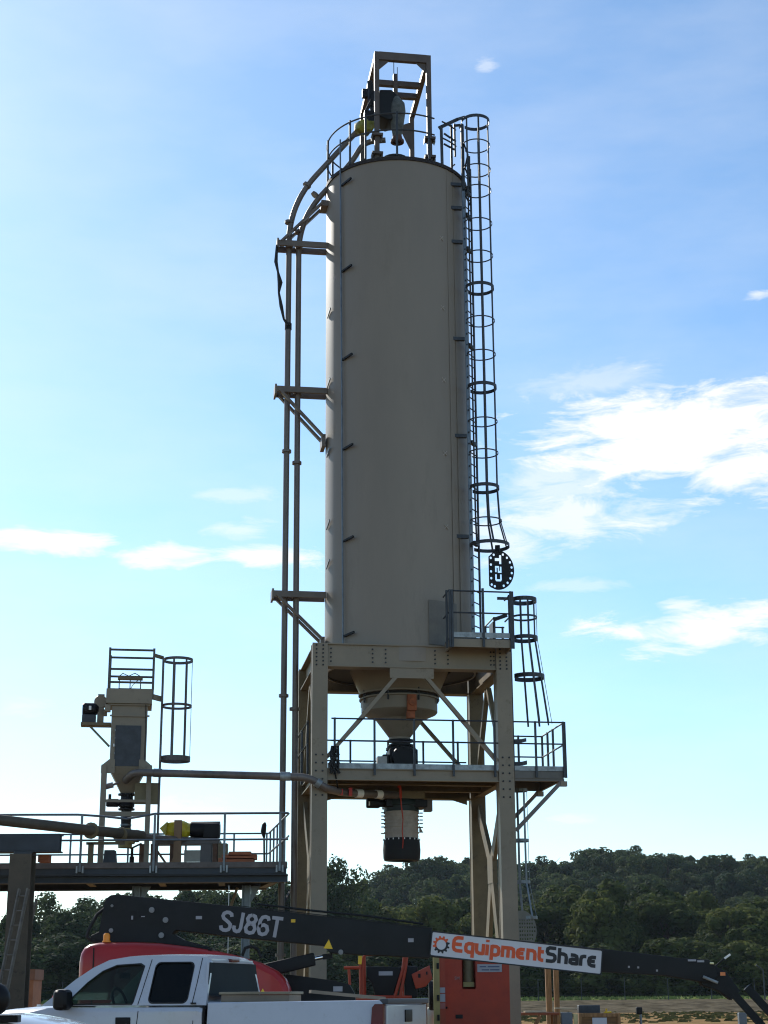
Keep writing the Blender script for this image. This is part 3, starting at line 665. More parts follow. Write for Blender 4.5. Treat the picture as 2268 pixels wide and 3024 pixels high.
# cut-out plate with letters, hanging under the ladder cage
def letter_holes():
    H = []
    # letters read C S T from below, turned on their side and mirrored as seen from the yard
    def rect(x0, x1, y0, y1): return [(x0, y0), (x1, y0), (x1, y1), (x0, y1)]
    H.append([(-.08, .30), (-.08, .225), (.05, .225), (.05, .15), (.11, .15), (.11, .375), (.05, .375), (.05, .30)])      # T
    H.append([(-.08, .10), (-.08, -.055), (-.035, -.055), (-.035, .055), (.0, .055), (.0, -.07), (.11, -.07), (.11, .085), (.065, .085), (.065, -.022), (.04, -.022), (.04, .10)])  # S
    H.append([(-.08, -.11), (-.035, -.11), (-.035, -.23), (.065, -.23), (.065, -.11), (.11, -.11), (.11, -.25), (.08, -.285), (-.05, -.285), (-.08, -.25)])  # C
    return H
outer = [(-.27, .33), (-.16, .42), (-.07, .48)]+arcp(.0, 0, .49, 95, -95, 22, ry=.50)+[(-.10, -.485), (-.22, -.44), (-.27, -.40)]
holes = letter_holes()
for (x, y) in [(-.20, .30), (-.20, .13), (-.20, -.04), (-.20, -.21), (-.19, -.37), (-.11, .38), (-.10, -.41)]+[(.43*math.cos(R(a))-.01, .43*math.sin(R(a))) for a in (66, 47, 28, 10, -9, -28, -47, -66)]:
    holes.append(circ(x, y, .032, 9))
cw = zatv(1470, 1682, -1.75)
cg = Thing('cutout_plate', 'black D-shaped steel plate with round holes and cut-out letters hanging under the ladder cage', 'plate')
m = T(); m.plate(outer, holes, lambda x, y, t: (cw.x+x*.86, cw.y+t, cw.z+y*1.03-.01), .006); cg.part('plate', m, BLACK)
cg.part('hinge', T().bar((cw.x, cw.y, cw.z+.45), (cw.x+.02, cw.y+.05, cw.z+.64), .12, .05), BLACK)
cg.done()
# perforated ladder guard
hl = []
for i in range(8):
    for j in range(8):
        x, y = -.06+i*.075, -.40+j*.09
        if x < .42*math.sqrt(max(0, 1-(y/.47)**2))-.02 and abs(y) < .43: hl.append(circ(x, y, .026, 6))
pg = zatv(1542, 2745, -.9)
m = T(); m.plate([(-.12, .44), (-.12, -.47)]+arcp(0, -.02, .45, -90, 88, 14, ry=.47), hl, lambda x, y, t: (pg.x+x*.8, pg.y+t, pg.z+y), .01)
single('ladder_guard', m, mat('dull_perforated', (.15, .15, .13), .6, .2), 'perforated pale half-round ladder guard plate beside the front right leg', 'guard plate')

# roof guardrail
rr_ = Thing('roof_guardrail', 'curved galvanised guardrail around the silo roof', 'guardrail')
def ringpts(a0, a1, z, r=1.93): return [(r*math.cos(R(a0+(a1-a0)*i/24)), r*math.sin(R(a0+(a1-a0)*i/24)), z) for i in range(25)]
for z in (24.28, 23.78):
    rr_.part('rail', T().path(ringpts(-178, -66, z), .022, 6), GALVD)
    rr_.part('rail', T().path(ringpts(-58, -40, z), .022, 6), GALVD)
    rr_.part('rail', T().path(ringpts(20, 178, z), .022, 6), GALVD)
rr_.part('gate_rail', T().bar((1.42, -1.35, 24.35), (1.68, -1.25, 24.45), .05, .06), GALVD)
for a in (-177, -139, -124, -98, -71, -47, 30, 60, 90, 120, 150):
    rr_.part('post', T().bar((1.93*math.cos(R(a)), 1.93*math.sin(R(a)), 23.0), (1.93*math.cos(R(a)), 1.93*math.sin(R(a)), 24.33), .055, .04), GALVD if a != -47 else BLACK)
rr_.done()

# gantry on the roof
gy = Thing('roof_gantry', 'rectangular brown steel lifting frame on top of the silo', 'steel frame')
BR = mat('brown_steel', (.095, .072, .06), .55, 0, .2, 2)
for u in (-.665, .80):
    gy.part('post', T().bar((u, -.9, 23.0), (u, -.9, 26.74), .13, .13), BR)
    gy.part('post', T().bar((u-.05, 1.7, 22.95), (u-.05, 1.7, 26.3), .13, .13), BR)
    gy.part('side_beam', T().bar((u, -.83, 26.62), (u-.03, 1.76, 26.35), .13, .15), BR)
    for z in (23.55, 24.12):
        gy.part('clamp', T().box(u-.15, u+.15, -1.05, -.75, z-.035, z+.035), BR)
        gy.part('clamp_jaw', T().prism([(u-.15, -1.0, z), (u-.15, -1.0, z-.12), (u-.08, -1.0, z)], [(u-.15, -.8, z), (u-.15, -.8, z-.12), (u-.08, -.8, z)]).prism([(u+.15, -1.0, z), (u+.15, -1.0, z-.12), (u+.08, -1.0, z)], [(u+.15, -.8, z), (u+.15, -.8, z-.12), (u+.08, -.8, z)]), BR)
gy.part('top_beam', T().box(-.6, .735, -.965, -.835, 26.50, 26.745), BR)
for s_, u in ((1, -.6), (-1, .735)): gy.part('knee_plate', T().prism([(u, -.91, 26.5), (u+s_*.3, -.91, 26.5), (u, -.91, 26.2)], [(u, -.89, 26.5), (u+s_*.3, -.89, 26.5), (u, -.89, 26.2)]), BR)
for v in (.15, .75): gy.part('cross_beam', T().bar((-.62, v, 26.42), (.74, v, 26.42), .14, .16), BR)
gy.part('knee_plate', T().prism([(.69, 1.64, 26.1), (.35, 1.64, 25.95), (.69, 1.64, 25.2)], [(.69, 1.66, 26.1), (.35, 1.66, 25.95), (.69, 1.66, 25.2)]), BR)
gy.part('hoist_post', T().bar((.02, .1, 25.4), (.02, .1, 26.7), .12, .12), BR)
gy.part('antenna', T().tube((-.02, .1, 26.7), (-.02, .1, 27.25), .012, n=5), BLACK)
gy.part('antenna', T().tube((.08, .1, 26.7), (.08, .1, 26.95), .01, n=5), BLACK)
gy.done()
dv = Thing('diverter_valve', 'black dusty diverter valve with grey fabric sleeve hanging in the roof gantry', 'valve')
m = T(); m.prism([(-.5, -.3, 25.95), (-.15, -.3, 25.98), (.10, -.3, 25.75), (.16, -.3, 25.45), (.0, -.3, 25.1), (-.25, -.3, 25.0), (-.52, -.3, 25.12)], [(-.5, .4, 25.95), (-.15, .4, 25.98), (.10, .4, 25.75), (.16, .4, 25.45), (.0, .4, 25.1), (-.25, .4, 25.0), (-.52, .4, 25.12)]); dv.part('valve_body', m, BLACK, bevel=.05)
m = T(); m.path([(-.02, -.2, 25.78), (.03, -.22, 25.55), (.03, -.22, 25.35), (.025, -.16, 24.95), (.02, -.1, 24.6)], [.10, .20, .225, .18, .125], 16); dv.part('fabric_sleeve', m, CANVAS)
m = T(); m.lathe([(.12, 24.42), (.19, 24.42), (.19, 24.48), (.15, 24.5), (.13, 24.62), (.11, 24.62), (.11, 24.42)], (.03, -.1, 0), 24); dv.part('outlet_ring', m, mat('rust_dark', (.10, .05, .04), .7))
m = T(); m.path([(-.78, -.3, 26.2), (-.7, -.2, 25.9), (-.75, -.3, 25.5), (-.6, -.3, 25.2), (-.75, -.4, 24.95)], [.07, .12, .09, .14, .11], 8); dv.part('actuator', m, BLACK)
m = T(); m.box(-.95, -.6, -.5, -.2, 24.8, 25.15).box(-1.0, -.85, -.45, -.3, 25.6, 25.85); m.tube((-.9, -.4, 25.15), (-.72, -.4, 25.55), .05); dv.part('gearbox', m, BLACK, bevel=.03)
dv.done()
m = T()
rng = random.Random(3); pts = []
m.sph((-1.0, -.55, 24.55), .3, 12, (.95, .8, .72)); m.sph((-.82, -.55, 24.62), .2, 10, (1, .8, .7))
m.v = [v+Vector((mnoise.noise(v*6)*.09, mnoise.noise(v*6+Vector((5, 0, 0)))*.09, mnoise.noise(v*6+Vector((0, 9, 0)))*.09)) for v in m.v]
single('tarp_wrapped_motor', m, mat('olive_yellow_tarp', (.24, .22, .025), .5, 0, .4, 5, bump=.6), 'yellow-green tarpaulin wrapped round a motor beside the roof gantry', 'tarp')

# ------------------------------------------------------------------ conveying pipes
def bend(pts, rad, seg=8):
    P = [Vector(p) for p in pts]; out = [P[0]]
    for i in range(1, len(P)-1):
        a = (P[i-1]-P[i]); b = (P[i+1]-P[i]); r = min(rad, a.length*.48, b.length*.48); a.normalize(); b.normalize()
        p, q = P[i]+a*r, P[i]+b*r
        for k in range(seg+1):
            t_ = k/seg; out.append(p*(1-t_)**2+P[i]*2*t_*(1-t_)+q*t_**2)
    out.append(P[-1]); return out
def flange(m, c, d, r, w=.07): d = Vector(d).normalized()*w/2; c = Vector(c); m.tube(c-d, c+d, r, n=16); return m
vp = Thing('conveying_pipe', 'outer of the two tall vertical pipes left of the silo, bending over onto the roof', 'pipe')
vp.part('pipe', T().path(bend([(-2.97, 0, .5), (-2.975, 0, 22.35), (-1.24, -.1, 24.52), (-.75, -.3, 25.05)], 1.15, 12), .078, 14), PIPE)
for z in (21.8, 15.17, 8.69, 2.4): vp.part('flange', flange(T(), (-2.972, 0, z), (0, 0, 1), .125), PIPE)
vp.part('flange', flange(T(), (-2.50, -.03, 22.94), (1.75, 0, 2.17), .12), PIPE)
vp.done()
vp = Thing('conveying_pipe', 'inner of the two tall vertical pipes, nearer the silo wall', 'pipe')
vp.part('pipe', T().path(bend([(-2.66, 0, .5), (-2.71, 0, 21.9), (-1.25, -.1, 23.72), (-.95, -.3, 24.25), (-.35, -.4, 24.3)], 1.0, 12), .078, 14), PIPE)
for z in (21.52, 14.86, 8.36, 2.1): vp.part('flange', flange(T(), (-2.70, 0, z), (0, 0, 1), .125), PIPE)
vp.part('flange', flange(T(), (-2.27, -.03, 22.66), (1.5, 0, 1.9), .12), PIPE)
vp.done()
PB = mat('taupe_bracket', (.13, .102, .082), .5, 0, .2, 2)
def pbr(lab, z, za, ua, ub=-3.30):
    t = Thing('pipe_bracket', lab, 'bracket')
    for v in (-.22, .2): t.part('arm', T().bar((ub, v, z), (-1.93, v, z), .07, .16), PB)
    t.part('end_plate', T().box(ub-.02, ub+.03, -.26, .26, z-.13, z+.13), PB)
    for v in (-.22, .2): t.part('knee_brace', T().bar((ub+.1, v, z-.02 if za < z else z+.05), (ua, v, za), .06, .13, (0, 1, 0)), PB)
    t.part('wall_plate', T().box(ua-.04, ua+.06, -.26, .24, za-.28, za+.06) if za < z else T().box(ua-.04, ua+.2, -.26, .24, za-.1, za+.06), PB)
    for (u, w) in ((-2.97, .1), (-2.7, .1)): t.part('pipe_clamp', flange(T(), (u, 0, z), (0, 0, 1), .1, .1), PB)
    t.done()
pbr('highest pipe bracket, its twin braces slanting up to the silo top', 21.06, 22.35, -2.08)
pbr('middle pipe bracket, its brace slanting down to the silo wall', 16.83, 15.55, -2.03)
pbr('lowest pipe bracket, just above the support frame', 11.27, 10.12, -2.03)
m = T(); m.path([(-3.32, -.2, 21.0), (-3.34, -.2, 20.5), (-3.28, -.2, 20.2), (-3.22, -.2, 19.9), (-3.25, -.2, 19.6), (-3.18, -.2, 19.2), (-3.1, -.15, 18.85), (-2.97, -.12, 18.7)], [.03, .05, .03, .07, .03, .05, .03, .05], 6)
m.tube((-2.97, 0, 18.62), (-2.97, 0, 18.8), .095, n=12)
single('dangling_strap', m, BLACK, 'black strap dangling from the highest pipe bracket and tied round the outer pipe', 'strap')

hp = Thing('horizontal_pipe', 'grey pipe running level from the dust filter hopper across to under the main deck', 'pipe')
pA = FT.inverted() @ W(372, 2290, 39.9); pB = FT.inverted() @ W(395, 2281, 39.6)
z_ = 6.41
ph = [(pA.x, pA.y+.25, pB.z-.12), (pB.x, pB.y, pB.z), (-3.3, -2.14, 6.40), (-2.52, -2.14, 6.38), (-2.12, -2.1, 6.13), (-1.6, -1.2, 6.15), (-.1, -.35, 6.2)]
hp.part('pipe', T().path(bend(ph, .25, 6), .092, 16), PIPE)
for (u, l) in ((-3.1, .12),): hp.part('coupling', T().tube((u-l, -2.14, 6.40), (u+l, -2.14, 6.40), .105, n=16), GALVL)
hp.part('coupling', T().tube((-6.15, pB.y-.02, pB.z-.005), (-5.95, pB.y-.03, pB.z-.01), .105, n=16), GALVL)
hp.part('coupling', T().tube((-2.36, -2.13, 6.285), (-2.26, -2.125, 6.215), .108, n=16), GALVL)
hp.part('coupling', T().tube((-1.28, -1.02, 6.16), (-1.12, -.93, 6.165), .105, n=16), WHITE2)
hp.part('coupling', T().tube((-.75, -.72, 6.18), (-.6, -.63, 6.185), .105, n=16), WHITE2)
m = T(); m.box(-1.75, -1.65, -1.5, -1.3, 6.06, 6.2).box(-1.48, -1.4, -1.3, -1.1, 6.07, 6.26); hp.part('red_tag', m, REDC)
hp.part('hanging_hose', T().path([(-1.93, -2.03, 7.1), (-1.85, -2.03, 6.7), (-1.9, -2.03, 6.5), (-1.8, -1.7, 6.2)], .02, 6), BLACK)
hp.done()
cj = Thing('cable_bundle', 'dark tangled bundle of hoses tied to the rail post beside the front left leg', 'cables')
rng = random.Random(8)
for k in range(6):
    u = -1.95+rng.uniform(-.03, .2); cj.part('cable', T().path([(u, -2.02, 7.15), (u+rng.uniform(-.1, .12), -2.05, 6.95), (u+rng.uniform(-.12, .15), -2.05, 6.75), (u+rng.uniform(-.1, .1), -2.03, 6.5)], .028, 6), BLACK)
cj.done()

# ------------------------------------------------------------------ left platform (world axes)
PF = 38.75; PBK = 43.0
pl = Thing('process_platform', 'long steel platform with pipe guardrails carrying the dust filter on the left', 'platform')
def xr(Y): return -2.30 - (Y-PF)*.18
fl = [(-12, PF, 4.38), (xr(PF), PF, 4.38), (xr(PBK), PBK, 4.38), (-12, PBK, 4.38)]
m = MB(); m.prism(fl, [(x, y, z+.06) for x, y, z in fl]); pl.part('floor_grating', m, GALVD)
m = MB(); m.bar((-12, PF-.06, 4.395), (xr(PF), PF-.06, 4.395), .02, .13); pl.part('toe_board', m, mat('brownish_steel', (.12, .10, .09), .6, .2, .3, 3))
m = MB(); m.box(-12, -2.33, PF-.02, PF+.16, 4.19, 4.33); pl.part('edge_beam', m, BLUE)
pl.part('edge_beam', hbeam(MB(), (-12, PF+.18), (-2.3, PF+.18), 4.0, 4.188, .34), BLUE)
pl.part('edge_beam', hbeam(MB(), (-12, PBK-.1), (xr(PBK), PBK-.1), 4.08, 4.37, .25), BLUE)
pl.part('edge_beam', hbeam(MB(), (xr(PF)-.12, PF+.4), (xr(PBK)-.12, PBK-.3), 4.1, 4.37, .2), GALVD)
for x in (-10.6, -8.9, -7.2, -5.4, -3.9): pl.part('cross_beam', hbeam(MB(), (x, PF+.4), (x-.3, PBK-.3), 4.16, 4.375, .16), TAN2 if x in (-7.2, -5.4) else BLUE)
rx = [W(px, 2470, PF-.08).x for px in (-100, 240, 456, 663, 827)]
sag = [(-12, 5.57), (rx[1]-1.2, 5.57), (rx[1]-.1, 5.565), (W(312, 2412, PF).x, 5.52), (W(375, 2418, PF).x, 5.46), (W(420, 2412, PF).x, 5.52), (rx[2], 5.575), (-2.28, 5.575)]
pl.part('rail', MB().path([(x, PF-.08, z) for x, z in sag], .027, 8), GALV, label='bent sagging top rail')
pl.part('rail', MB().path([(-12, PF-.08, 4.97), (-2.28, PF-.08, 4.97)], .024, 8), GALV)
for x in rx:
    pl.part('post', MB().bar((x, PF-.08, 4.25), (x, PF-.08, 5.57), .05, .05), GALV)
    for q in (-.07, .07): pl.part('post_bracket', MB().box(x+q-.02, x+q+.02, PF-.1, PF-.03, 4.22, 4.38), GALVL)
for z in (5.52, 5.0):
    pl.part('rail', MB().path([(-12, PBK+.05, z), (xr(PBK), PBK+.05, z)], .024, 6), GALV)
    pl.part('rail', MB().path([(xr(PF)+.02, PF, z+.05), (xr(PBK)+.02, PBK, z)], .024, 6), GALV)
for x in (-8.2, -6.7, -5.2, -3.95, -3.1): pl.part('post', MB().bar((x, PBK+.05, 4.4), (x, PBK+.05, 5.52), .045, .045), GALV)
for k in range(1, 6): Y = PF+(PBK-PF)*k/5.5; pl.part('post', MB().bar((xr(Y)+.02, Y, 4.4), (xr(Y)+.02, Y, 5.54), .045, .045), GALV)
for (x, Y) in ((-5.98, 40.0), (-3.35, 40.0), (-9.6, 40.0)):
    m = MB(); m.box(x-.1, x-.07, Y-.1, Y+.1, 0, 3.998).box(x+.07, x+.1, Y-.1, Y+.1, 0, 3.998).box(x-.07, x+.07, Y-.01, Y+.01, 0, 3.998); pl.part('column', m, GALV)
    pl.part('column_gusset', MB().prism([(x+.11, Y, 3.99), (x+.34, Y, 3.99), (x+.11, Y, 3.6)], [(x+.11, Y+.02, 3.99), (x+.34, Y+.02, 3.99), (x+.11, Y+.02, 3.6)]), GALV)
pl.part('column', MB().box(-3.62, -3.48, 41.9, 42.1, 0, 4.0), TAN2)
pl.part('diagonal_brace', MB().bar((-4.1, 41.5, 2.9), (-3.7, 41.5, 4.05), .1, .06), TAN)
pl.part('diagonal_brace', MB().bar((-3.35, 40.2, 2.8), (-2.45, 41.9, 3.3), .05, .05), BLACK)
pl.part('diagonal_brace', MB().bar((-2.9, 40.2, 2.75), (-2.4, 41.9, 4.0), .05, .05), BLACK)
pl.done()

# dust filter
DF = 40.5
FR = Matrix.Translation((-6.38, DF, 0)) @ Matrix.Rotation(R(8.5), 4, 'Z') @ Matrix.Translation((6.38, -DF, 0))
df = Thing('dust_filter', 'tan box-shaped dust filter with cone hopper standing on the left platform', 'dust filter')
df.part('housing_top', MB(FR).box(-6.98, -5.85, DF-.55, DF+.55, 8.42, 8.78), TAN)
m = MB(FR); m.box(-6.83, -5.95, DF-.45, DF+.45, 6.85, 8.418).box(-6.87, -5.90, DF-.49, DF-.452, 8.10, 8.14).box(-6.93, -5.9, DF-.5, DF-.453, 8.375, 8.415); HB = df.part('housing', m, TAN)
df.part('filter_door', MB(FR).box(-6.72, -6.09, DF-.475, DF-.453, 6.88, 7.88), PANEL, parent=HB, label='dark grey square door')
df.part('door_handle', MB(FR).box(-6.76, -6.73, DF-.50, DF-.455, 7.35, 7.42), WHITE2, parent=HB)
df.part('hopper', MB(FR).add([(-6.83, DF-.45, 6.848), (-5.95, DF-.45, 6.848), (-5.95, DF+.45, 6.848), (-6.83, DF+.45, 6.848), (-6.53, DF-.14, 6.26), (-6.23, DF-.14, 6.26), (-6.23, DF+.14, 6.26), (-6.53, DF+.14, 6.26)],
        [(0, 1, 5, 4), (1, 2, 6, 5), (2, 3, 7, 6), (3, 0, 4, 7), (0, 3, 2, 1), (4, 5, 6, 7)]), TAN)
for (x0, sg) in ((-6.96, 1), (-5.86, -1)):
    for Y in (DF-.5, DF+.5):
        df.part('leg', MB(FR).box(x0-.06, x0+.06, Y-.06, Y+.06, 4.44, 6.9), TAN)
    df.part('shoulder_plate', MB(FR).prism([(x0-sg*.07, DF-.50, 6.7), (x0-sg*.07, DF-.50, 6.88), (x0+sg*.12, DF-.50, 7.04), (x0+sg*.26, DF-.50, 7.04), (x0+sg*.26, DF-.50, 6.7)], [(x0-sg*.07, DF-.46, 6.7), (x0-sg*.07, DF-.46, 6.88), (x0+sg*.12, DF-.46, 7.04), (x0+sg*.26, DF-.46, 7.04), (x0+sg*.26, DF-.46, 6.7)]), TAN)
df.part('cross_bar', MB(FR).box(-6.9, -5.92, DF-.55, DF-.47, 5.66, 5.77), TAN)
df.part('cross_bar', MB(FR).box(-6.9, -5.92, DF-.55, DF-.47, 6.0, 6.06), TAN)
for zz in (9.82, 9.33, 9.0):
    pts = [(-6.93, DF-.5), (-5.84, DF-.5), (-5.84, DF+.5), (-6.93, DF+.5)]
    m = MB(FR).path([(x, y, zz-.05) for x, y in pts], .03, 6, closed=True); df.part('top_rail', m, mat('dark_tan_rail', (.085, .075, .065), .6))
for (x, y) in ((-6.93, DF-.5), (-5.84, DF-.5), (-5.84, DF+.5), (-6.93, DF+.5)): df.part('top_post', MB(FR).bar((x, y, 8.78), (x, y, 9.82), .055, .055), mat('dark_tan_rail', (.085, .075, .065), .6))
df.part('pulse_header', MB(FR).box(-6.72, -6.1, DF-.2, DF-.05, 9.08, 9.16), TAN2, bevel=.01)
for x in (-6.68, -6.41, -6.15): df.part('header_leg', MB(FR).bar((x, DF-.12, 8.78), (x, DF-.12, 9.08), .025, .025), BLACK)
df.part('header_brace', MB(FR).bar((-6.68, DF-.12, 8.86), (-6.15, DF-.12, 8.86), .02, .02), BLACK)
df.part('junction_box', MB(FR).box(-7.0, -6.86, DF-.5, DF-.3, 8.22, 8.4), TAN, bevel=.01)
df.part('side_panel', MB(FR).box(-6.2, -5.58, DF-.3, DF-.26, 5.98, 6.5), mat('olive_tan_sheet', (.20, .165, .09), .6), label='plain tan plate beside the hopper')
df.part('level_switch', MB(FR).tube((-6.9, DF-.4, 6.38), (-6.72, DF-.4, 6.43), .07).tube((-6.72, DF-.4, 6.43), (-6.6, DF-.3, 6.5), .03), mat('grey_brown', (.2, .16, .15), .5))
df.part('conduit', MB(FR).path([(-6.0, DF-.5, 8.4), (-5.98, DF-.49, 7.7), (-5.99, DF-.49, 7.0), (-6.1, DF-.4, 6.7)], .012, 6), BOLT)
df.part('air_line', MB(FR).path([(-6.70, DF-.12, 9.16), (-6.6, DF-.15, 9.24), (-6.45, DF-.12, 9.18), (-6.3, DF-.15, 9.25), (-6.15, DF-.12, 9.17)], .012, 5), BOLT)
df.part('air_line', MB(FR).path([(-6.2, DF-.12, 9.1), (-6.35, DF-.12, 8.95), (-6.42, DF-.12, 8.8)], .01, 5), BOLT)
for k in range(5): df.part('door_latch', MB(FR).box(-6.735, -6.715, DF-.485, DF-.476, 6.98+k*.19, 7.02+k*.19), GALVL, parent=HB)
df.done()
fn_ = Thing('blower', 'small black motor and round tan fan on a braced shelf left of the dust filter', 'blower')
fn_.part('shelf', MB(FR).box(-7.58, -6.84, DF-.2, DF+.2, 7.92, 7.99), TAN2)
fn_.part('shelf_brace', MB(FR).bar((-7.35, DF, 7.91), (-6.86, DF, 7.42), .05, .05), mat('olive_strut', (.2, .2, .12), .6))
fn_.part('motor_base', MB(FR).box(-7.56, -7.22, DF-.16, DF+.16, 7.992, 8.19), PANEL, bevel=.015)
m = MB(FR); m.lathe([(.001, -.2), (.13, -.2), (.16, -.16), (.16, .12), (.1, .2)], (-7.36, DF, 8.34), 18, 'x'); MM = fn_.part('motor', m, BLACK)
fn_.part('nameplate', MB(FR).box(-7.40, -7.34, DF-.172, DF-.160, 8.30, 8.40), WHITE2, parent=MM)
m = MB(FR); m.lathe([(.001, -.08), (.155, -.08), (.165, -.05), (.165, .08), (.001, .08)], (-7.12, DF, 8.53), 22, 'y'); fn_.part('fan_casing', m, TAN)
fn_.part('duct', MB(FR).box(-7.19, -7.03, DF-.07, DF+.07, 8.02, 8.40).box(-7.14, -6.95, DF-.07, DF+.07, 8.18, 8.34), TAN, bevel=.01)
fn_.part('fan_outlet', MB(FR).box(-7.19, -7.03, DF-.06, DF+.06, 8.66, 8.72), TAN)
fn_.done()
l4 = ladder('caged_ladder', 'short brown caged ladder beside the dust filter on the left platform', FR, (-5.60, 40.45), (1, -.05), 4.5, 9.66, [9.62, 8.45, 7.12], .37, .46,
            M_=mat('brown_ladder', (.10, .085, .08), .55), hoopw=lambda i: (.07, .06, .12)[i], off=.37, bars=5, arcdeg=170, rung=.34)
l4.part('tie_arm', MB(FR).bar((-5.84, DF-.5, 9.65), (-5.62, DF-.2, 9.65), .06, .08), TAN2)
l4.part('tie_arm', MB(FR).bar((-5.84, DF-.5, 8.6), (-5.62, DF-.2, 8.6), .06, .13), TAN)
l4.done()
av = Thing('airlock_valve', 'dark airlock valve and black hose under the dust filter hopper', 'valve')
m = MB(FR); m.lathe([(.13, 6.26), (.22, 6.26), (.22, 6.22), (.15, 6.22), (.15, 6.15), (.19, 6.05), (.19, 5.95), (.14, 5.9), (.2, 5.9), (.2, 5.86), (.13, 5.86)], (-6.38, DF, 0), 20); av.part('housing', m, BLACK)
m = MB(FR); m.lathe([(.001, -.5), (.08, -.5), (.1, -.46), (.1, -.22), (.06, -.15)], (-6.38, DF-.05, 6.03), 14, 'x').box(-6.83, -6.76, DF-.08, DF+.0, 6.12, 6.24); av.part('gear_motor', m, BLACK)
m = MB(FR); m.lathe([(.125, 5.86), (.125, 5.72), (.13, 5.72), (.12, 5.5), (.125, 5.5), (.12, 5.32)], (-6.38, DF, 0), 18); av.part('hose', m, RUBBER)
for z in (5.7, 5.5): av.part('hose_clamp', MB(FR).lathe([(.135, z-.02), (.135, z+.02)], (-6.38, DF, 0), 18), GALV)
m = MB(FR); m.lathe([(.13, 5.42), (.14, 5.3), (.17, 5.15), (.17, 4.95)], (-6.38, DF, 0), 18).prism([(-6.68, DF-.15, 5.2), (-6.08, DF-.15, 5.2), (-6.16, DF-.15, 5.05), (-6.58, DF-.15, 5.05)], [(-6.68, DF+.15, 5.2), (-6.08, DF+.15, 5.2), (-6.16, DF+.15, 5.05), (-6.58, DF+.15, 5.05)]); av.part('pickup_tee', m, mat('yellow_tan', (.30, .24, .09), .6))
av.done()
bp_ = Thing('large_pipe', 'large tan pipe slanting across the left platform to the blower skid', 'pipe')
bp_.part('pipe', MB().path([tuple(W(-60, 2418, 36.8)), tuple(W(0, 2422, 36.9)), tuple(W(230, 2448, 38.0)), tuple(W(420, 2468, 39.9))], .12, 18), mat('dark_tan_pipe', (.075, .06, .042), .6, 0, .25, 2))
bp_.part('pipe', MB().path([tuple(W(408, 2470, 39.8)), tuple(W(480, 2475, 40.4)), tuple(W(600, 2483, 41.0))], .07, 14), PIPE)
a, b = W(262, 2452, 38.3), W(275, 2454, 38.5); bp_.part('flange', flange(MB(), (a+b)/2, b-a, .19, .06), TAN2)
a, b = W(352, 2462, 39.2), W(362, 2463, 39.3); bp_.part('flange', flange(MB(), (a+b)/2+Vector((0, 0, -.03)), b-a, .19, .05), TAN2)
a, b = W(400, 2468, 39.8), W(408, 2470, 39.9); bp_.part('flange', flange(MB(), (a+b)/2, b-a, .15, .05), mat('rust_dark', (.10, .05, .04), .7))
bp_.part('pipe_support', MB().box(-7.05, -6.93, 39.2, 39.3, 4.44, 4.95).box(-7.1, -6.2, 39.2, 39.3, 4.92, 4.98), TAN2)
bp_.done()
# blower skid with yellow tarp
m = MB(); m.sph((-5.15, 41, 5.42), .33, 14, (1.05, .8, .72)); m.add([(-5.66, 41, 5.44), (-5.4, 40.8, 5.62), (-5.4, 40.8, 5.25), (-5.4, 41.2, 5.45)], [(0, 1, 2), (0, 3, 1), (0, 2, 3), (1, 3, 2)]); m.sph((-4.9, 41, 5.42), .2, 10, (1.1, 1, .8))
m.v = [v+Vector((mnoise.noise(v*5)*.08, 0, mnoise.noise(v*5+Vector((0, 9, 0)))*.08)) for v in m.v]
single('yellow_tarp', m, YEL, 'bright yellow tarpaulin wrapped round the gearbox end of the skid motor', 'tarp')
mo = Thing('skid_motor', 'large black electric motor lying on the blower skid next to the yellow tarp', 'motor')
m = MB(); m.lathe([(.001, -.42), (.2, -.42), (.21, -.38), (.21, .3), (.001, .3)], (-4.42, 41, 5.42), 10, 'x'); mo.part('motor_body', m, BLACK)
mo.part('terminal_box', MB().box(-4.5, -4.1, 40.76, 40.82, 5.22, 5.52), BLACK, bevel=.01)
mo.part('foot', MB().box(-4.75, -4.15, 40.8, 41.2, 5.16, 5.22), BLACK)
mo.done()
sk = Thing('blower_skid', 'rusty brown steel skid frame under the black motor on the left platform', 'skid')
RU = mat('rusty_steel', (.15, .075, .045), .8, 0, .35, 4)
sk.part('skid_top', MB().box(-5.75, -4.1, 40.7, 41.3, 5.06, 5.15), mat('skid_grey', (.12, .105, .095), .6))
for x in (-6.0, -5.72, -5.25, -4.2): sk.part('skid_leg', MB().box(x-.06, x+.06, 40.7, 40.85, 4.44, 5.06), RU)
sk.part('skid_post', MB().box(-5.2, -5.02, 40.55, 40.68, 4.44, 5.62), mat('brown_post', (.26, .15, .08), .7))
sk.part('skid_panel', MB().box(-4.95, -4.55, 40.66, 40.7, 4.62, 4.9), mat('pale_panel', (.33, .30, .24), .6))
sk.part('skid_box', MB().box(-4.55, -4.28, 40.64, 41.0, 4.44, 5.05), mat('skid_grey', (.12, .105, .095), .6))
sk.part('skid_end', MB().box(-4.12, -3.9, 40.64, 41.0, 4.44, 5.06), TAN2)
sk.part('skid_brace', MB().bar((-5.7, 40.7, 5.0), (-5.3, 40.7, 4.46), .07, .05), RU)
sk.part('skid_brace', MB().bar((-5.3, 40.6, 4.46), (-5.05, 40.6, 5.0), .05, .05), mat('brown_post', (.26, .15, .08), .7))
sk.done()
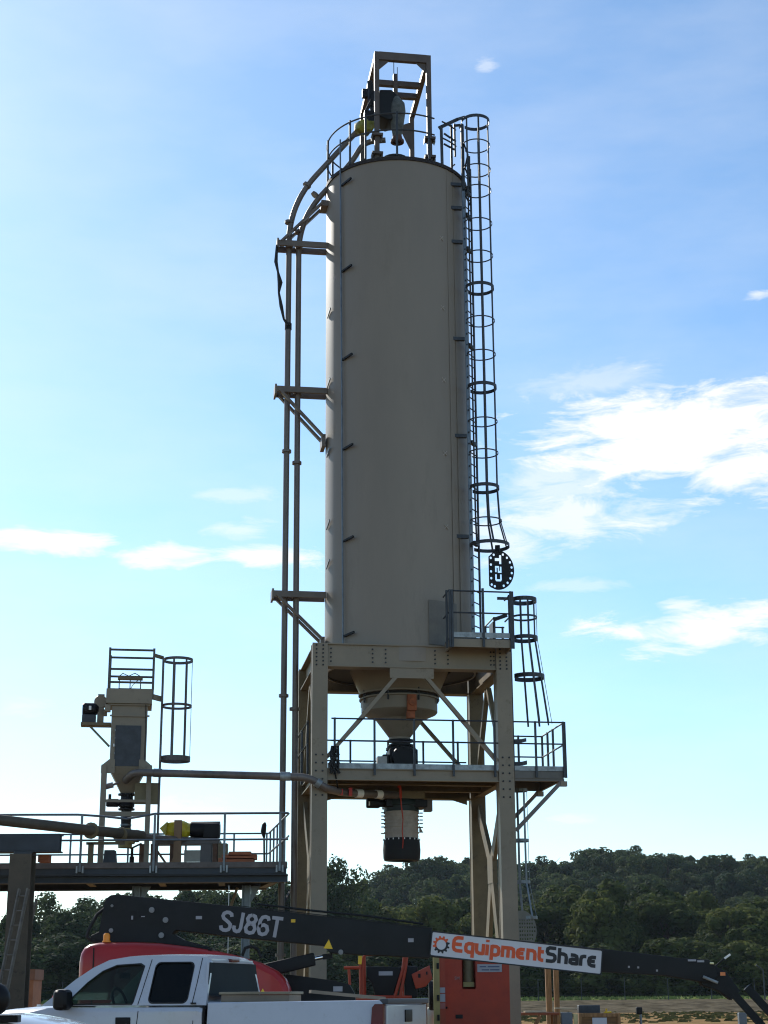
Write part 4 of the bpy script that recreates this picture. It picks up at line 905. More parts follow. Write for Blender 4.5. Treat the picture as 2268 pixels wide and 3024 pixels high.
for (x0, x1, z0, z1, lab) in ((-3.96, -3.12, 4.505, 4.61, 'lowest of the reddish boards stacked on the left platform'), (-3.88, -3.06, 4.615, 4.69, 'middle of the reddish boards stacked on the left platform'), (-3.72, -3.2, 4.695, 4.76, 'short topmost reddish board of the stack on the left platform')):
    single('plank', MB().box(x0, x1, 39.2, 39.5, z0-.06, z1-.02), WOODR, lab, 'board', 'reddish boards stacked on the left platform', bevel=.005)
m = MB(); m.tube((-3.06, 41.8, 4.45), (-3.08, 41.8, 5.35), .025, n=8); m.path([(-3.08, 41.8, 5.3), (-3.1, 41.8, 5.45), (-3.08, 41.8, 5.62), (-3.06, 41.8, 5.68)], [.03, .07, .06, .02], 8)
single('shovel', m, BLACK, 'dark long-handled shovel standing upright at the right end of the left platform', 'shovel')
single('control_cabinet', MB().prism([(-6.70, 39.3, 4.44), (-6.40, 39.3, 4.44), (-6.44, 39.3, 4.80), (-6.68, 39.3, 4.80)], [(-6.70, 39.6, 4.44), (-6.40, 39.6, 4.44), (-6.44, 39.6, 4.80), (-6.68, 39.6, 4.80)]), PANEL, 'small dark blue-grey cabinet on the left platform beside the filter leg', 'cabinet', bevel=.01)
m = MB(); m.tube((-6.28, 41, 4.44), (-6.28, 41, 5.0), .035).tube((-6.28, 41, 4.44), (-6.28, 41, 4.5), .09, n=10).tube((-6.28, 41, 4.6), (-6.28, 41, 4.78), .06).path([(-6.5, 41, 5.05), (-6.3, 41, 4.98), (-6.05, 41, 5.1)], .025, 6)
single('valve_stand', m, BLACK, 'thin black valve stand with a bent handle on the left platform', 'valve')

# big column at the left edge with the dark beam on top
BRN = mat('brown_column', (.085, .068, .048), .7, 0, .25, 1.2, dirt=(.04, .03, .022))
cl = Thing('pipe_rack_column', 'thick brown steel column with a dark cross beam at the left edge of the yard', 'column')
m = MB(); m.box(-8.28, -7.80, 36.5, 36.55, 0, 4.49).box(-8.28, -7.80, 36.95, 37.0, 0, 4.49).box(-8.06, -8.02, 36.55, 36.95, 0, 4.49); cl.part('column', m, BRN)
cl.part('cap_beam', hbeam(MB(), (-11, 36.75), (-7.2, 36.75), 4.53, 4.93, .4), BLUE)
cl.part('cap_beam', MB().box(-11, -7.2, 36.53, 36.55, 4.56, 4.90), BLUE)
cl.part('cap_plate', MB().box(-8.2, -7.8, 36.5, 37.0, 4.49, 4.53), BLUE)
cl.part('stub_bracket', MB().box(-7.74, -7.5, 36.9, 37.2, 4.34, 4.5), WOODR)
cl.done()
def leanladder(lab, a, b, Y0, Y1, w=.42, col=GALVL):
    t = Thing('extension_ladder', lab, 'ladder')
    p = Vector((a[0], Y0, a[1])); q = Vector((b[0], Y1, b[1])); s_ = Vector((w*.8, -w*.4, 0))
    for k in (0, 1): t.part('side_rail', MB().bar(p+s_*k, q+s_*k, .035, .08), col)
    n = 12
    for i in range(n): c = p+(q-p)*((i+.5)/n); t.part('rung', MB().tube(c, c+s_, .016, n=6), col)
    t.done()
leanladder('grey extension ladder leaning against the thick brown column', (-8.35, .0), (-7.98, 3.72), 35.4, 36.3, .26, mat('dull_aluminium', (.15, .135, .115), .6, .2, .3, 5))
leanladder('second ladder, behind the thick brown column at the very left edge', (-8.75, .0), (-8.35, 3.6), 36.9, 38.2, .5, mat('dull_aluminium', (.16, .155, .15), .5, .5, .3, 5))
cr_ = Thing('brown_cabinet', 'orange-brown wooden cabinet standing low behind the thick column on the left', 'cabinet')
cr_.part('cabinet_body', MB().box(-11.6, -10.42, 50, 51.2, .9, 1.95), CARD); cr_.part('cabinet_top', MB().box(-11.64, -10.38, 49.96, 51.24, 1.955, 2.26), mat('brown_dark', (.22, .10, .06), .7)); cr_.part('door', MB().box(-11.1, -10.55, 49.96, 49.99, 1.0, 1.88), mat('brown_light', (.45, .20, .11), .7)); cr_.part('base', MB().box(-11.6, -10.42, 50, 51.2, 0, .895), mat('brown_dark', (.22, .10, .06), .7)); cr_.done()
m = MB(); m.lathe([(.07, 0), (.07, 1.36), (.06, 1.46), (.03, 1.5), (.001, 1.5)], (-4.67, 24, 0), 16); single('red_bollard', m, REDC, 'dark red round-topped bollard seen over the bonnet of the white pickup', 'bollard')

# ------------------------------------------------------------------ boom lift in front (Y about 27)
BY = 27.5
def pz(poly, y0, y1, mb=None): mb = mb or MB(); return mb.prism([(x, y0, z) for x, z in poly], [(x, y1, z) for x, z in poly])
bl = Thing('boom_lift', 'charcoal boom lift with red engine cover and long stowed boom carrying a company sign', 'boom lift')
boom = [(-4.67, 2.47), (-4.60, 2.92), (-4.57, 3.0), (-4.50, 3.05), (-4.40, 3.06), (-2.45, 2.86), (.74, 2.50), (.70, 2.03), (-.57, 2.10), (-.92, 2.12), (-1.03, 2.235), (-2.44, 2.375), (-3.42, 2.49), (-3.48, 2.44), (-3.3, 2.34), (-2.82, 2.21), (-2.85, 2.17), (-3.77, 2.30), (-4.54, 2.31), (-4.80, 2.36), (-4.80, 2.41)]
B = bl.part('main_boom', pz(boom, BY-.22, BY+.25), CHAR, bevel=.012)
bl.part('boom_extension', pz([(.73, 2.44), (3.51, 2.16), (4.83, 2.0), (5.22, 1.98), (5.28, 1.9), (5.35, 1.72), (5.18, 1.62), (4.49, 1.74), (3.49, 1.80), (.73, 2.05)], BY-.17, BY+.18), CHAR, bevel=.012)
for (x, z, r) in ((-3.82, 2.81, .045), (-3.59, 2.65, .045), (-3.65, 2.41, .045), (-4.47, 2.49, .035), (-4.47, 2.88, .022), (-.74, 2.13, .04)):
    bl.part('pivot_pin', MB().tube((x, BY-.25, z), (x, BY-.218, z), r, n=14).tube((x, BY-.262, z), (x, BY-.25, z), r*.55, n=10), mat('pin_grey', (.22, .22, .23), .45, .4), parent=B)
sl_ = -math.atan2(.37, 3.19)
def bf(x0, z0, y, ang, sk=0): 
    c, s_ = math.cos(ang), math.sin(ang); return lambda x, y2, t: (x0+c*x-s_*(y2), y-t, z0+s_*x+c*(y2))
m = MB(); SJ = {
 'S': (.60, [[(.50, .74), (.47, .86), (.36, .93), (.24, .93), (.13, .86), (.10, .74), (.15, .63), (.27, .55), (.40, .46), (.49, .37), (.50, .24), (.46, .13), (.35, .07), (.23, .07), (.12, .13), (.08, .27)]]),
 'J': (.52, [[(.38, 1.0), (.38, .24), (.33, .11), (.23, .07), (.13, .11), (.08, .22), (.08, .34)]]),
 '8': (.58, [[(.29, .93), (.42, .88), (.48, .74), (.43, .60), (.29, .53), (.15, .60), (.10, .74), (.16, .88), (.29, .93)], [(.29, .53), (.44, .46), (.50, .29), (.44, .12), (.29, .07), (.14, .12), (.08, .29), (.14, .46), (.29, .53)]]),
 '6': (.58, [[(.48, .76), (.43, .89), (.30, .93), (.17, .88), (.10, .72), (.09, .40), (.10, .24), (.16, .11), (.29, .07), (.43, .13), (.49, .29), (.43, .47), (.30, .53), (.17, .49), (.10, .40)]]),
 'T': (.54, [[(.02, .925), (.52, .925)], [(.27, .86), (.27, 0)]])}
fsj = bf(-2.735, 2.475, BY-.222, -.118); x = 0
for ch in 'SJ86T':
    adv, st = SJ[ch]
    for k, q_ in enumerate(st): stroke(m, [((x+a+b*.05)*.362, b*.33) for a, b in q_], .056, fsj, .004+.001*k)
    x += adv
bl.part('lettering', m, LETTER, parent=B, label='light grey letters SJ86T')
m = MB(); m.add([(-1.02, BY-.225, 2.19), (-.87, BY-.225, 2.18), (-.935, BY-.225, 2.33)], [(0, 1, 2)]); bl.part('warning_sticker', m, YEL2, parent=B)
m = MB(); m.box(-4.17, -4.06, BY-.226, BY-.2215, 2.64, 2.80).box(-4.02, -3.92, BY-.226, BY-.2215, 2.70, 2.73); bl.part('boom_slot', m, BLACK, parent=B)
bl.part('slot_insert', MB().box(-4.15, -4.12, BY-.229, BY-.2262, 2.66, 2.72).box(-3.99, -3.93, BY-.229, BY-.2262, 2.70, 2.715), LETTER, parent=B)
bl.part('hydraulic_hose', MB().path([(-4.6, BY-.1, 2.85), (-4.72, BY-.15, 2.75), (-4.84, BY-.2, 2.5), (-4.86, BY-.2, 2.4), (-4.78, BY-.2, 2.33), (-4.5, BY-.15, 2.30)], .028, 8), RUBBER)
bl.part('hydraulic_hose', MB().path([(-2.33, BY-.3, 2.08), (-2.28, BY-.3, 2.2), (-2.18, BY-.3, 2.23), (-2.08, BY-.3, 2.18), (-2.02, BY-.3, 2.05)], .026, 8), RUBBER)
cyl = bl.part('lift_cylinder', pz([(-2.02, 1.95), (-1.18, 2.13), (-1.15, 1.93), (-1.75, 1.79), (-2.1, 1.8)], BY-.12, BY+.12), BLACK, bevel=.03)
bl.part('cylinder_rod', MB().tube((-1.17, BY, 2.035), (-1.03, BY, 2.062), .035, n=12), CHROME, parent=cyl)
bl.part('cylinder_end', MB().bar((-1.04, BY, 2.06), (-.88, BY, 2.08), .1, .085), BLACK, parent=cyl)
# red cover: lofted shell
prof = [(x*.970-.01, (z-1.45)*.965+1.45) for x, z in [(-4.99, 1.2), (-4.99, 2.0), (-4.97, 2.14), (-4.92, 2.23), (-4.83, 2.285), (-4.67, 2.31), (-4.11, 2.315), (-3.68, 2.295), (-3.18, 2.235), (-2.72, 2.16), (-2.44, 2.10), (-2.04, 1.98), (-1.78, 1.85), (-1.64, 1.72), (-1.57, 1.58), (-1.55, 1.45), (-1.55, 1.2)]]
m = MB(); rings = []
ys = [(BY-.95, .10), (BY-.90, .03), (BY-.82, 0), (BY-.28, 0)]
vs = []; cxm, czm = -3.3, 1.6
for (y, ins) in ys: vs += [(x+(cxm-x)*ins*.5, y, z-(z-1.2)*ins*1.0) for x, z in prof]
n = len(prof); fs = [(j*n+i, j*n+i+1, (j+1)*n+i+1, (j+1)*n+i) for j in range(len(ys)-1) for i in range(n-1)]; fs.append(tuple(range(n)))
m.add(vs, fs); HC = bl.part('engine_cover', m, RED, label='glossy red engine cover')
m = MB(); vs = [(x, BY-.951+k*.001, z) for k in (0, 1) for x, z in ((-4.735, 1.2), (-4.715, 1.2), (-4.715, 2.22), (-4.735, 2.22))]; bl.part('cover_seam', MB().box(-4.62, -4.60, BY-.956, BY-.9505, 1.2, 2.20), BLACK, parent=HC)
bl.part('cover_strap', MB().box(-2.82, -2.76, BY-.85, BY-.3, 2.15, 2.19), BLACK, parent=HC)
m = MB(); m.add([(-1.98, BY-.952, 1.50), (-1.90, BY-.952, 1.50), (-1.94, BY-.952, 1.57)], [(0, 1, 2)]); bl.part('warning_sticker', m, YEL2, parent=HC)
bl.part('beacon', MB().lathe([(.055, 2.30), (.055, 2.40), (.03, 2.43), (.001, 2.43)], (-4.45, BY-.75, 0), 14).lathe([(.07, 2.29), (.07, 2.31)], (-4.45, BY-.75, 0), 14), AMBER, label='amber beacon')
m = pz([(-1.65, 1.80), (-.85, 1.69), (-.61, 1.63), (-.53, 1.50), (-.5, 1.35), (-.5, 1.0), (-1.65, 1.0)], BY+.1, BY+.5); LA = bl.part('lower_arm', m, CHAR, bevel=.012)
bl.part('label_plate', MB().box(-.87, -.72, BY+.092, BY+.097, 1.52, 1.60), LETTER, parent=LA)
m = MB(); m.box(-5.0, -.6, BY-.8, BY+.9, .55, 1.2); bl.part('turntable', m, CHAR, bevel=.05)
for x in (-4.2, -1.4):
    for y in (BY-1.1, BY+1.1):
        t_ = bl.part('wheel', MB().lathe([(.25, -.16), (.46, -.16), (.48, -.1), (.48, .1), (.46, .16), (.25, .16)], (x, y, .48), 24, 'y'), RUBBER)
        bl.part('rim', MB().lathe([(.001, -.1), (.25, -.12), (.26, .12), (.001, .1)], (x, y, .48), 20, 'y'), ORANGE, parent=t_)
# jib end
bl.part('jib_knuckle', pz([(4.9, 1.9), (5.3, 1.9), (5.5, 1.78), (5.62, 1.6), (5.7, 1.5), (5.55, 1.35), (5.35, 1.5), (5.1, 1.58)], BY-.12, BY+.12), CHAR, bevel=.012)
bl.part('jib_arm', MB().bar((5.5, BY-.08, 1.56), (6.8, BY-.08, .05), .09, .115), CHAR)
bl.part('jib_arm', MB().bar((5.85, BY+.1, 1.55), (7.0, BY+.1, .25), .09, .12), CHAR)
bl.part('leveling_cylinder', MB().tube((5.10, BY-.2, 1.715), (5.33, BY-.2, 1.62), .024, n=10), GALVL)
m = MB(); m.bar((5.3, BY-.2, 1.87), (5.46, BY-.2, 1.995), .02, .025); JL = bl.part('jib_link', m, BLACK)
bl.part('bright_pin', MB().bar((5.46, BY-.2, 1.995), (5.56, BY-.2, 2.06), .022, .03), WHITE2, parent=JL)
m = MB(); m.box(4.87, 5.0, BY-.205, BY-.19, 1.955, 1.985).box(5.02, 5.13, BY-.205, BY-.19, 1.94, 1.97); bl.part('data_sticker', m, LETTER)
bl.part('lamp', MB().tube((5.22, BY-.21, 1.925), (5.28, BY-.21, 1.92), .015, n=8), mat('pale_yellow', (.9, .8, .45), .4))
bl.part('reflector', MB().box(5.38, 5.46, BY-.2, BY-.185, 1.73, 1.785), mat('orange_reflector', (.8, .25, .08), .4))
for (x, z, w, h, mt) in ((-3.1, 2.66, .10, .05, LETTER), (-1.55, 2.60, .07, .05, YEL2), (.35, 2.28, .09, .06, LETTER), (3.9, 1.86, .03, .03, LETTER), (4.05, 1.85, .03, .03, LETTER), (4.35, 1.80, .03, .03, LETTER)):
    bl.part('decal', MB().box(x, x+w, BY-.2265, BY-.2215, z, z+h) if x < .7 else MB().box(x, x+w, BY-.1765, BY-.1715, z, z+h), mt, parent=B)
bl.part('boom_edge_plate', MB().bar((-2.4, BY-.20, 2.868), (.70, BY-.20, 2.515), .05, .012), CHAR, parent=B)
bl.part('hydraulic_hose', MB().path([(-2.1, BY-.1, 2.9), (-1.2, BY-.1, 2.79), (-.3, BY-.1, 2.70), (.6, BY-.1, 2.57)], .02, 6), RUBBER)
# the sign
SX, SZ, SA = .70, 2.07, -math.atan2(.31, 2.74)
sf_ = bf(SX, SZ, BY-.27, SA)
SW, SHt = 2.76, .375
def rrect(x0, y0, x1, y1, r): return arcp(x1-r, y1-r, r, 0, 90, 4)+arcp(x0+r, y1-r, r, 90, 180, 4)+arcp(x0+r, y0+r, r, 180, 270, 4)+arcp(x1-r, y0+r, r, 270, 360, 4)
m = MB(); m.plate(rrect(0, 0, SW, SHt, .02), [], lambda x, y, t: sf_(x, y, -t), .02); SG = bl.part('sign_board', m, SIGNW, label='white sign board with black border')
m = MB(); m.plate(rrect(-.012, -.012, SW+.012, SHt+.012, .03), [rrect(.008, .008, SW-.008, SHt-.008, .02)], lambda x, y, t: sf_(x, y, .004-t), .012); bl.part('sign_border', m, SIGNK, parent=SG)
# gear emblem
gx, gyy = .165, .185
def gear(a0, a1, teeth):
    o = []; i_ = []
    n = int(abs(a1-a0)/30*4)
    for k in range(n+1):
        a = a0+(a1-a0)*k/n; ph_ = (a % 30)/30
        r = .138 if .22 < ph_ < .72 else .112
        o.append((gx+r*math.cos(R(a)), gyy+r*math.sin(R(a)))); i_.append((gx+.078*math.cos(R(a)), gyy+.078*math.sin(R(a))))
    return o+i_[::-1]
def gear2(a0, a1):
    ang = []; a = a0
    while a <= a1+.01: ang.append(a); a += 5
    o = [(gx+(.138 if (aa % 30) in (10, 15, 20) else .110)*math.cos(R(aa)), gyy+(.138 if (aa % 30) in (10, 15, 20) else .110)*math.sin(R(aa))) for aa in ang]
    i_ = [(gx+.078*math.cos(R(aa)), gyy+.078*math.sin(R(aa))) for aa in ang]; return o, i_
for (a0, a1, mt) in ((30, 210, SIGNO), (210, 390, SIGNK)):
    o, i_ = gear2(a0, a1); m = MB(); n = len(o); m.add([sf_(x, y, .003) for x, y in o]+[sf_(x, y, .003) for x, y in i_], [(k, k+1, n+k+1, n+k) for k in range(n-1)]); bl.part('emblem', m, mt, parent=SG)
# rounded lettering: strokes on a unit grid (x-height .66, cap 1.0)
w_ = .20
G = {
 'E': (.74, [[(.70, .92), (.34, .92), (.18, .86), (.09, .72), (.08, .30), (.14, .16), (.30, .09), (.70, .09)], [(.1, .50), (.62, .50)]]),
 'q': (.66, [[(.56, .62), (.28, .62), (.13, .54), (.09, .36), (.13, .16), (.28, .08), (.56, .08)], [(.56, .70), (.56, -.26)]]),
 'u': (.64, [[(.09, .70), (.09, .30), (.14, .14), (.28, .08), (.54, .08)], [(.54, .70), (.54, -.0)]]),
 'i': (.26, [[(.10, .70), (.10, .0)], [(.10, 1.0), (.10, .84)]]),
 'p': (.66, [[(.09, .08), (.38, .08), (.52, .15), (.56, .34), (.52, .54), (.38, .62), (.09, .62)], [(.09, .70), (.09, -.26)]]),
 'm': (.92, [[(.09, .0), (.09, .62), (.38, .62)], [(.30, .62), (.66, .62), (.78, .56), (.82, .42), (.82, .0)], [(.455, .6), (.455, .0)]]),
 'e': (.64, [[(.56, .62), (.30, .62), (.14, .54), (.09, .36), (.14, .16), (.30, .08), (.56, .08)], [(.1, .36), (.50, .36)]]),
 'n': (.66, [[(.09, .0), (.09, .62), (.38, .62), (.51, .56), (.56, .42), (.56, .0)]]),
 't': (.48, [[(.12, .92), (.12, .28), (.17, .13), (.30, .08), (.42, .08)], [(.02, .62), (.42, .62)]]),
 'S': (.76, [[(.68, .92), (.26, .92), (.12, .84), (.10, .68), (.18, .54), (.52, .50), (.62, .42), (.64, .26), (.56, .12), (.42, .08), (.04, .08)]]),
 'h': (.66, [[(.09, .98), (.09, .0)], [(.09, .62), (.38, .62), (.51, .56), (.56, .42), (.56, .0)]]),
 'a': (.66, [[(.12, .62), (.38, .62), (.52, .56), (.56, .42), (.56, .0)], [(.56, .09), (.24, .09), (.11, .15), (.11, .30), (.24, .36), (.5, .36)]]),
 'r': (.46, [[(.09, .0), (.09, .42), (.14, .57), (.28, .62), (.44, .62)]]),
}
word = [('Equipment', SIGNO), ('Share', SIGNK)]
tot = sum(G[c][0]+.06 for w0, _ in word for c in w0); x0, x1 = .345, 2.70; cs = (x1-x0)/tot; hs = .245
x = x0
for w0, mt in word:
    m = MB()
    for c in w0:
        adv, st = G[c]
        for k, s_ in enumerate(st): stroke(m, [(x+a*cs, .098+b*hs) for a, b in s_], w_*.58*(cs+hs), sf_, .003+.0012*k)
        x += (adv+.06)*cs
    bl.part('lettering', m, mt, parent=SG, label='orange letters Equipment' if mt is SIGNO else 'black letters Share')
bl.done()

# ------------------------------------------------------------------ orange lift behind the sign
OY = 36.0
ol = Thing('orange_lift', 'orange-red machine body with a tan cylinder slot standing behind the company sign', 'lift machine')
m = MB(); m.plate([(1.24, .35), (2.60, .35), (2.61, 2.30), (1.24, 2.30)], [rrect(1.60, 1.575, 1.89, 2.25, .03)], lambda x, y, t: (x, OY+t, y), .03); ol.part('body_panel', m, ORED)
m = MB(); m.box(1.24, 2.6, OY+.03, OY+.1, .35, 1.5).box(1.24, 1.55, OY+.03, OY+1.2, .35, 2.3).box(1.95, 2.6, OY+.03, OY+1.2, .35, 2.3).box(1.5, 1.99, OY+.5, OY+.6, .35, 2.3); ol.part('body', m, ORED)
ol.part('slot_cylinder', MB().tube((1.745, OY+.2, 1.72), (1.745, OY+.2, 2.3), .115, n=16), TAN2)
ol.part('cylinder_clamp', MB().box(1.63, 1.86, OY+.1, OY+.25, 1.62, 1.72), mat('yellow_tan', (.30, .24, .09), .6))
ol.part('edge_channel', MB().box(1.12, 1.24, OY-.06, OY+.2, .35, 2.3), ORANGE)
m = MB(); m.box(1.125, 1.235, OY-.068, OY-.061, 1.50, 1.61).box(1.125, 1.235, OY-.068, OY-.061, 1.32, 1.48); ol.part('reflective_stripe', m, LETTER)
ol.part('reflective_stripe', MB().box(1.125, 1.235, OY-.068, OY-.061, 1.18, 1.30), mat('dull_red_stripe', (.3, .1, .09), .5))
m = MB(); m.box(.99, 1.12, OY-.1, OY+.1, .3, 2.25); ol.part('mast', m, mat('yellow_tan', (.30, .24, .09), .6))
for z in (2.05, 1.4, 1.0): ol.part('mast_bolt', MB().box(1.06, 1.11, OY-.14, OY-.1, z-.06, z+.06), BLACK)
m = MB(); m.box(1.93, 2.45, OY-.014, OY-.001, 1.92, 2.08); LP = ol.part('label_plate', m, LETTER)
m = MB()
for (a, b, c) in ((1.98, 2.12, 2.03), (2.15, 2.4, 2.03), (2.02, 2.18, 1.965), (2.2, 2.4, 1.965)): m.box(a, b, OY-.018, OY-.0145, c-.012, c+.012)
ol.part('label_print', m, mat('label_ink', (.08, .09, .16), .6), parent=LP)
m = MB(); text_mesh(m, 'SM', .09, lambda x, y, t: (1.44+x, OY-.003, 1.77+y), 0, 1, .002); ol.part('stencil_mark', m, mat('faded_grey', (.28, .16, .15), .7))
ol.part('latch', MB().box(1.45, 1.6, OY-.02, OY-.002, .98, 1.06).sph((1.26, OY-.02, 1.2), .025, 8), BLACK)
for x in (1.45, 2.4): ol.part('wheel', MB().lathe([(.001, -.12), (.38, -.12), (.4, -.08), (.4, .08), (.38, .12), (.001, .12)], (x, OY-.2, .4), 22, 'y'), RUBBER)
ol.done()
BK = 34.0
bk = Thing('work_basket', 'orange tubular work basket with black control box between pickup tailgate and orange machine', 'work basket')
def tb(pts, r=.03): return MB().path([(x, y, z) for x, y, z in pts], r, 8)
bk.part('frame_tube', tb([(-.47, BK, 1.42), (-.47, BK, 2.18), (-.43, BK, 2.25), (-.3, BK, 2.27), (.3, BK, 2.24)]), ORANGE)
bk.part('frame_tube', tb([(-.52, BK, 1.42), (-.53, BK, 2.1)]), ORANGE)
bk.part('frame_tube', tb([(-.86, BK, 1.99), (-.5, BK, 1.99)]), ORANGE)
bk.part('frame_tube', tb([(-.76, BK, 1.97), (-.74, BK, 1.66)], .028), ORANGE)
bk.part('frame_tube', tb([(.36, BK, 2.24), (.33, BK, 1.98), (.15, BK, 1.40)], .032), ORANGE)
bk.part('frame_tube', tb([(.41, BK, 2.24), (.38, BK, 1.98), (.26, BK, 1.40)], .032), ORANGE)
bk.part('frame_tube', tb([(-.66, BK, 1.44), (.5, BK, 1.42)]), ORANGE)
bk.part('frame_tube', tb([(-.45, BK+.7, 1.44), (-.45, BK+.7, 2.25), (.35, BK+.7, 2.25), (.35, BK+.7, 1.42)]), ORANGE)
bk.part('floor', MB().box(-.66, .5, BK, BK+.75, 1.36, 1.40), ORANGE)
bk.part('control_box', pz([(-.41, 2.02), (.32, 2.0), (.24, 1.8), (.12, 1.44), (-.23, 1.44), (-.3, 1.7), (-.4, 1.8)], BK+.02, BK+.3), BLACK, bevel=.02)
bk.part('label_plate', MB().box(-.16, .12, BK+.008, BK+.014, 1.84, 1.92), LETTER)
bk.part('padded_grip', MB().tube((-.54, BK-.03, 2.06), (-.53, BK-.03, 2.22), .04, n=10), YEL2)
bk.part('rotator', MB().box(.35, .62, BK+.05, BK+.35, 1.4, 2.02), BLACK, bevel=.05)
bk.part('jib_bracket', pz([(.50, 1.86), (.86, 2.03), (.92, 1.78), (.78, 1.62), (.58, 1.58)], BK-.05, BK+.25), ORANGE, bevel=.01)
bk.part('bracket_slot', MB().box(.63, .68, BK-.06, BK-.052, 1.79, 1.87).box(.79, .82, BK-.06, BK-.052, 1.85, 1.91), BLACK)
bk.part('support_post', MB().box(.3, .5, BK+.3, BK+.5, 0, 1.36), CHAR)
bk.done()
m = MB(); m.lathe([(.001, -.09), (.18, -.12), (.3, -.12), (.32, -.08), (.32, .08), (.3, .12), (.001, .12)], (1.05, 37.5, 1.45), 22, 'x'); single('spare_tyre', m, RUBBER, 'small dark wheel seen edge-on left of the tan mast', 'wheel')
m = MB(); m.lathe([(.16, .4), (.17, .9), (.20, .96), (.20, 1.08), (.15, 1.18), (.001, 1.22)], (1.03, 38.2, 0), 20); single('white_tank', m, mat('cream_plastic', (.72, .68, .52), .5), 'cream plastic tank just right of the pickup tailgate', 'tank')

# ------------------------------------------------------------------ bits on the right
ps_ = Thing('timber_post', 'left of two rough timber posts standing right of the silo leg', 'post', 'pair of timber posts'); ps_.part('post', MB().box(4.22, 4.37, 45, 45.15, 0, 2.3), WOOD); ps_.done()
ps_ = Thing('timber_post', 'right of two rough timber posts standing right of the silo leg', 'post', 'pair of timber posts'); ps_.part('post', MB().box(4.44, 4.57, 45, 45.15, 0, 2.3), WOOD); ps_.done()
wb = Thing('work_bench', 'wooden work bench with plywood top right of the silo leg', 'bench')
wb.part('bench_top', MB().box(3.0, 4.05, 40, 40.7, .99, 1.05), WOODR); 
for (x, y) in ((3.1, 40.1), (3.95, 40.1), (3.1, 40.6), (3.95, 40.6)): wb.part('leg', MB().box(x-.05, x+.05, y-.05, y+.05, 0, .99), WOOD)
wb.part('brace', MB().bar((3.15, 40.05, .2), (3.6, 40.05, .98), .06, .09), WOOD); wb.done()
single('plywood_sheet', MB().box(3.25, 3.75, 40.05, 40.5, 1.055, 1.085), mat('pale_plywood', (.55, .48, .33), .7), 'pale plywood offcut lying on the work bench', 'board')
single('grey_cabinet', MB().box(4.07, 4.32, 39.7, 40.0, 0, 1.05), mat('grey_cab', (.12, .14, .16), .5), 'narrow blue-grey electrical cabinet between bench and crate', 'cabinet', bevel=.01)
single('pale_board', MB().bar((4.04, 41, 1.14), (4.6, 41, 1.13), .15, .03), mat('pale_plywood', (.55, .48, .33), .7), 'thin white board lying level behind the grey cabinet', 'board')
cw_ = Thing('wooden_crate', 'brown wooden crate with a white paper notice at the bottom right', 'crate')
cw_.part('crate_body', MB().box(4.50, 5.44, 39.9, 40.7, 0, 1.03), mat('crate_brown', (.20, .10, .035), .7, 0, .3, 4, stretch=(1, 1, 6)))
for x in (4.50, 5.40): cw_.part('corner_batten', MB().box(x-.01, x+.06, 39.87, 39.898, 0, 1.03), WOOD)
cw_.part('top_batten', MB().box(4.57, 5.38, 39.87, 39.898, .95, 1.03), WOOD)
cw_.part('paper_notice', MB().box(4.80, 5.14, 39.885, 39.892, .6, .93), SIGNW); cw_.done()
single('yellow_board', MB().box(4.37, 4.47, 39.9, 39.95, 0, 1.02), mat('pale_yellow_board', (.8, .62, .3), .6), 'bright pale yellow board standing against the left side of the wooden crate', 'board')
single('black_box', MB().box(4.52, 5.02, 40.1, 40.5, 1.035, 1.21), PANEL, 'dark blue-grey box lying on top of the wooden crate', 'box', bevel=.015)
m = MB(); m.tube((5.1, 40.1, 1.035), (5.28, 40.1, 1.05), .025).tube((5.16, 40.1, 1.04), (5.17, 40.1, 1.13), .02); single('yellow_fitting', m, YEL2, 'small yellow fitting lying on the wooden crate beside the dark box', 'fitting')
fp = Thing('flood_lamp', 'small dark floodlight on a thin post right of the wooden crate', 'lamp'); fp.part('lamp_head', MB().box(5.86, 6.0, 40, 40.12, 1.0, 1.16), BLACK, bevel=.02); fp.part('post', MB().tube((5.96, 40.06, 0), (5.96, 40.06, 1.0), .03), GALV); fp.done()
single('grey_bollard', MB().box(8.26, 8.44, 40, 40.2, 0, 1.02), mat('grey_cab', (.12, .14, .16), .5), 'short blue-grey post at the lower right below the jib arms', 'post', bevel=.02)
single('hanging_line', MB().tube((-3.62, 38.4, 3.9), (-3.61, 38.4, 1.9), .008, n=5), WHITE2, 'thin white cord hanging under the left platform behind the dark boom', 'cord')

# ------------------------------------------------------------------ white pickup
TH = R(16)
TC = Vector((-.052, 18.2, 0))
hh = Vector((-math.cos(TH), math.sin(TH), 0)); ll = Vector((math.sin(TH), math.cos(TH), 0))
FTr = Matrix(((hh.x, ll.x, 0, TC.x), (hh.y, ll.y, 0, TC.y), (0, 0, 1, 0), (0, 0, 0, 1)))     # a forward, b across (far), z
TW = 1.86
def TR(): return MB(FTr)
pk = Thing('pickup_truck', 'white extended-cab pickup parked in front of the boom lift, tailgate to the right', 'pickup truck')
low = [(0.0, .62), (0.0, 1.30), (.01, 1.36), (.05, 1.39), (2.02, 1.385), (2.03, .5), (.9, .45)]
def ins(z): return max(0, (z-1.36))*.34+.03*max(0, (z-1.2))/.2 if z > 1.36 else (.03*max(0, (z-1.15))/.21)
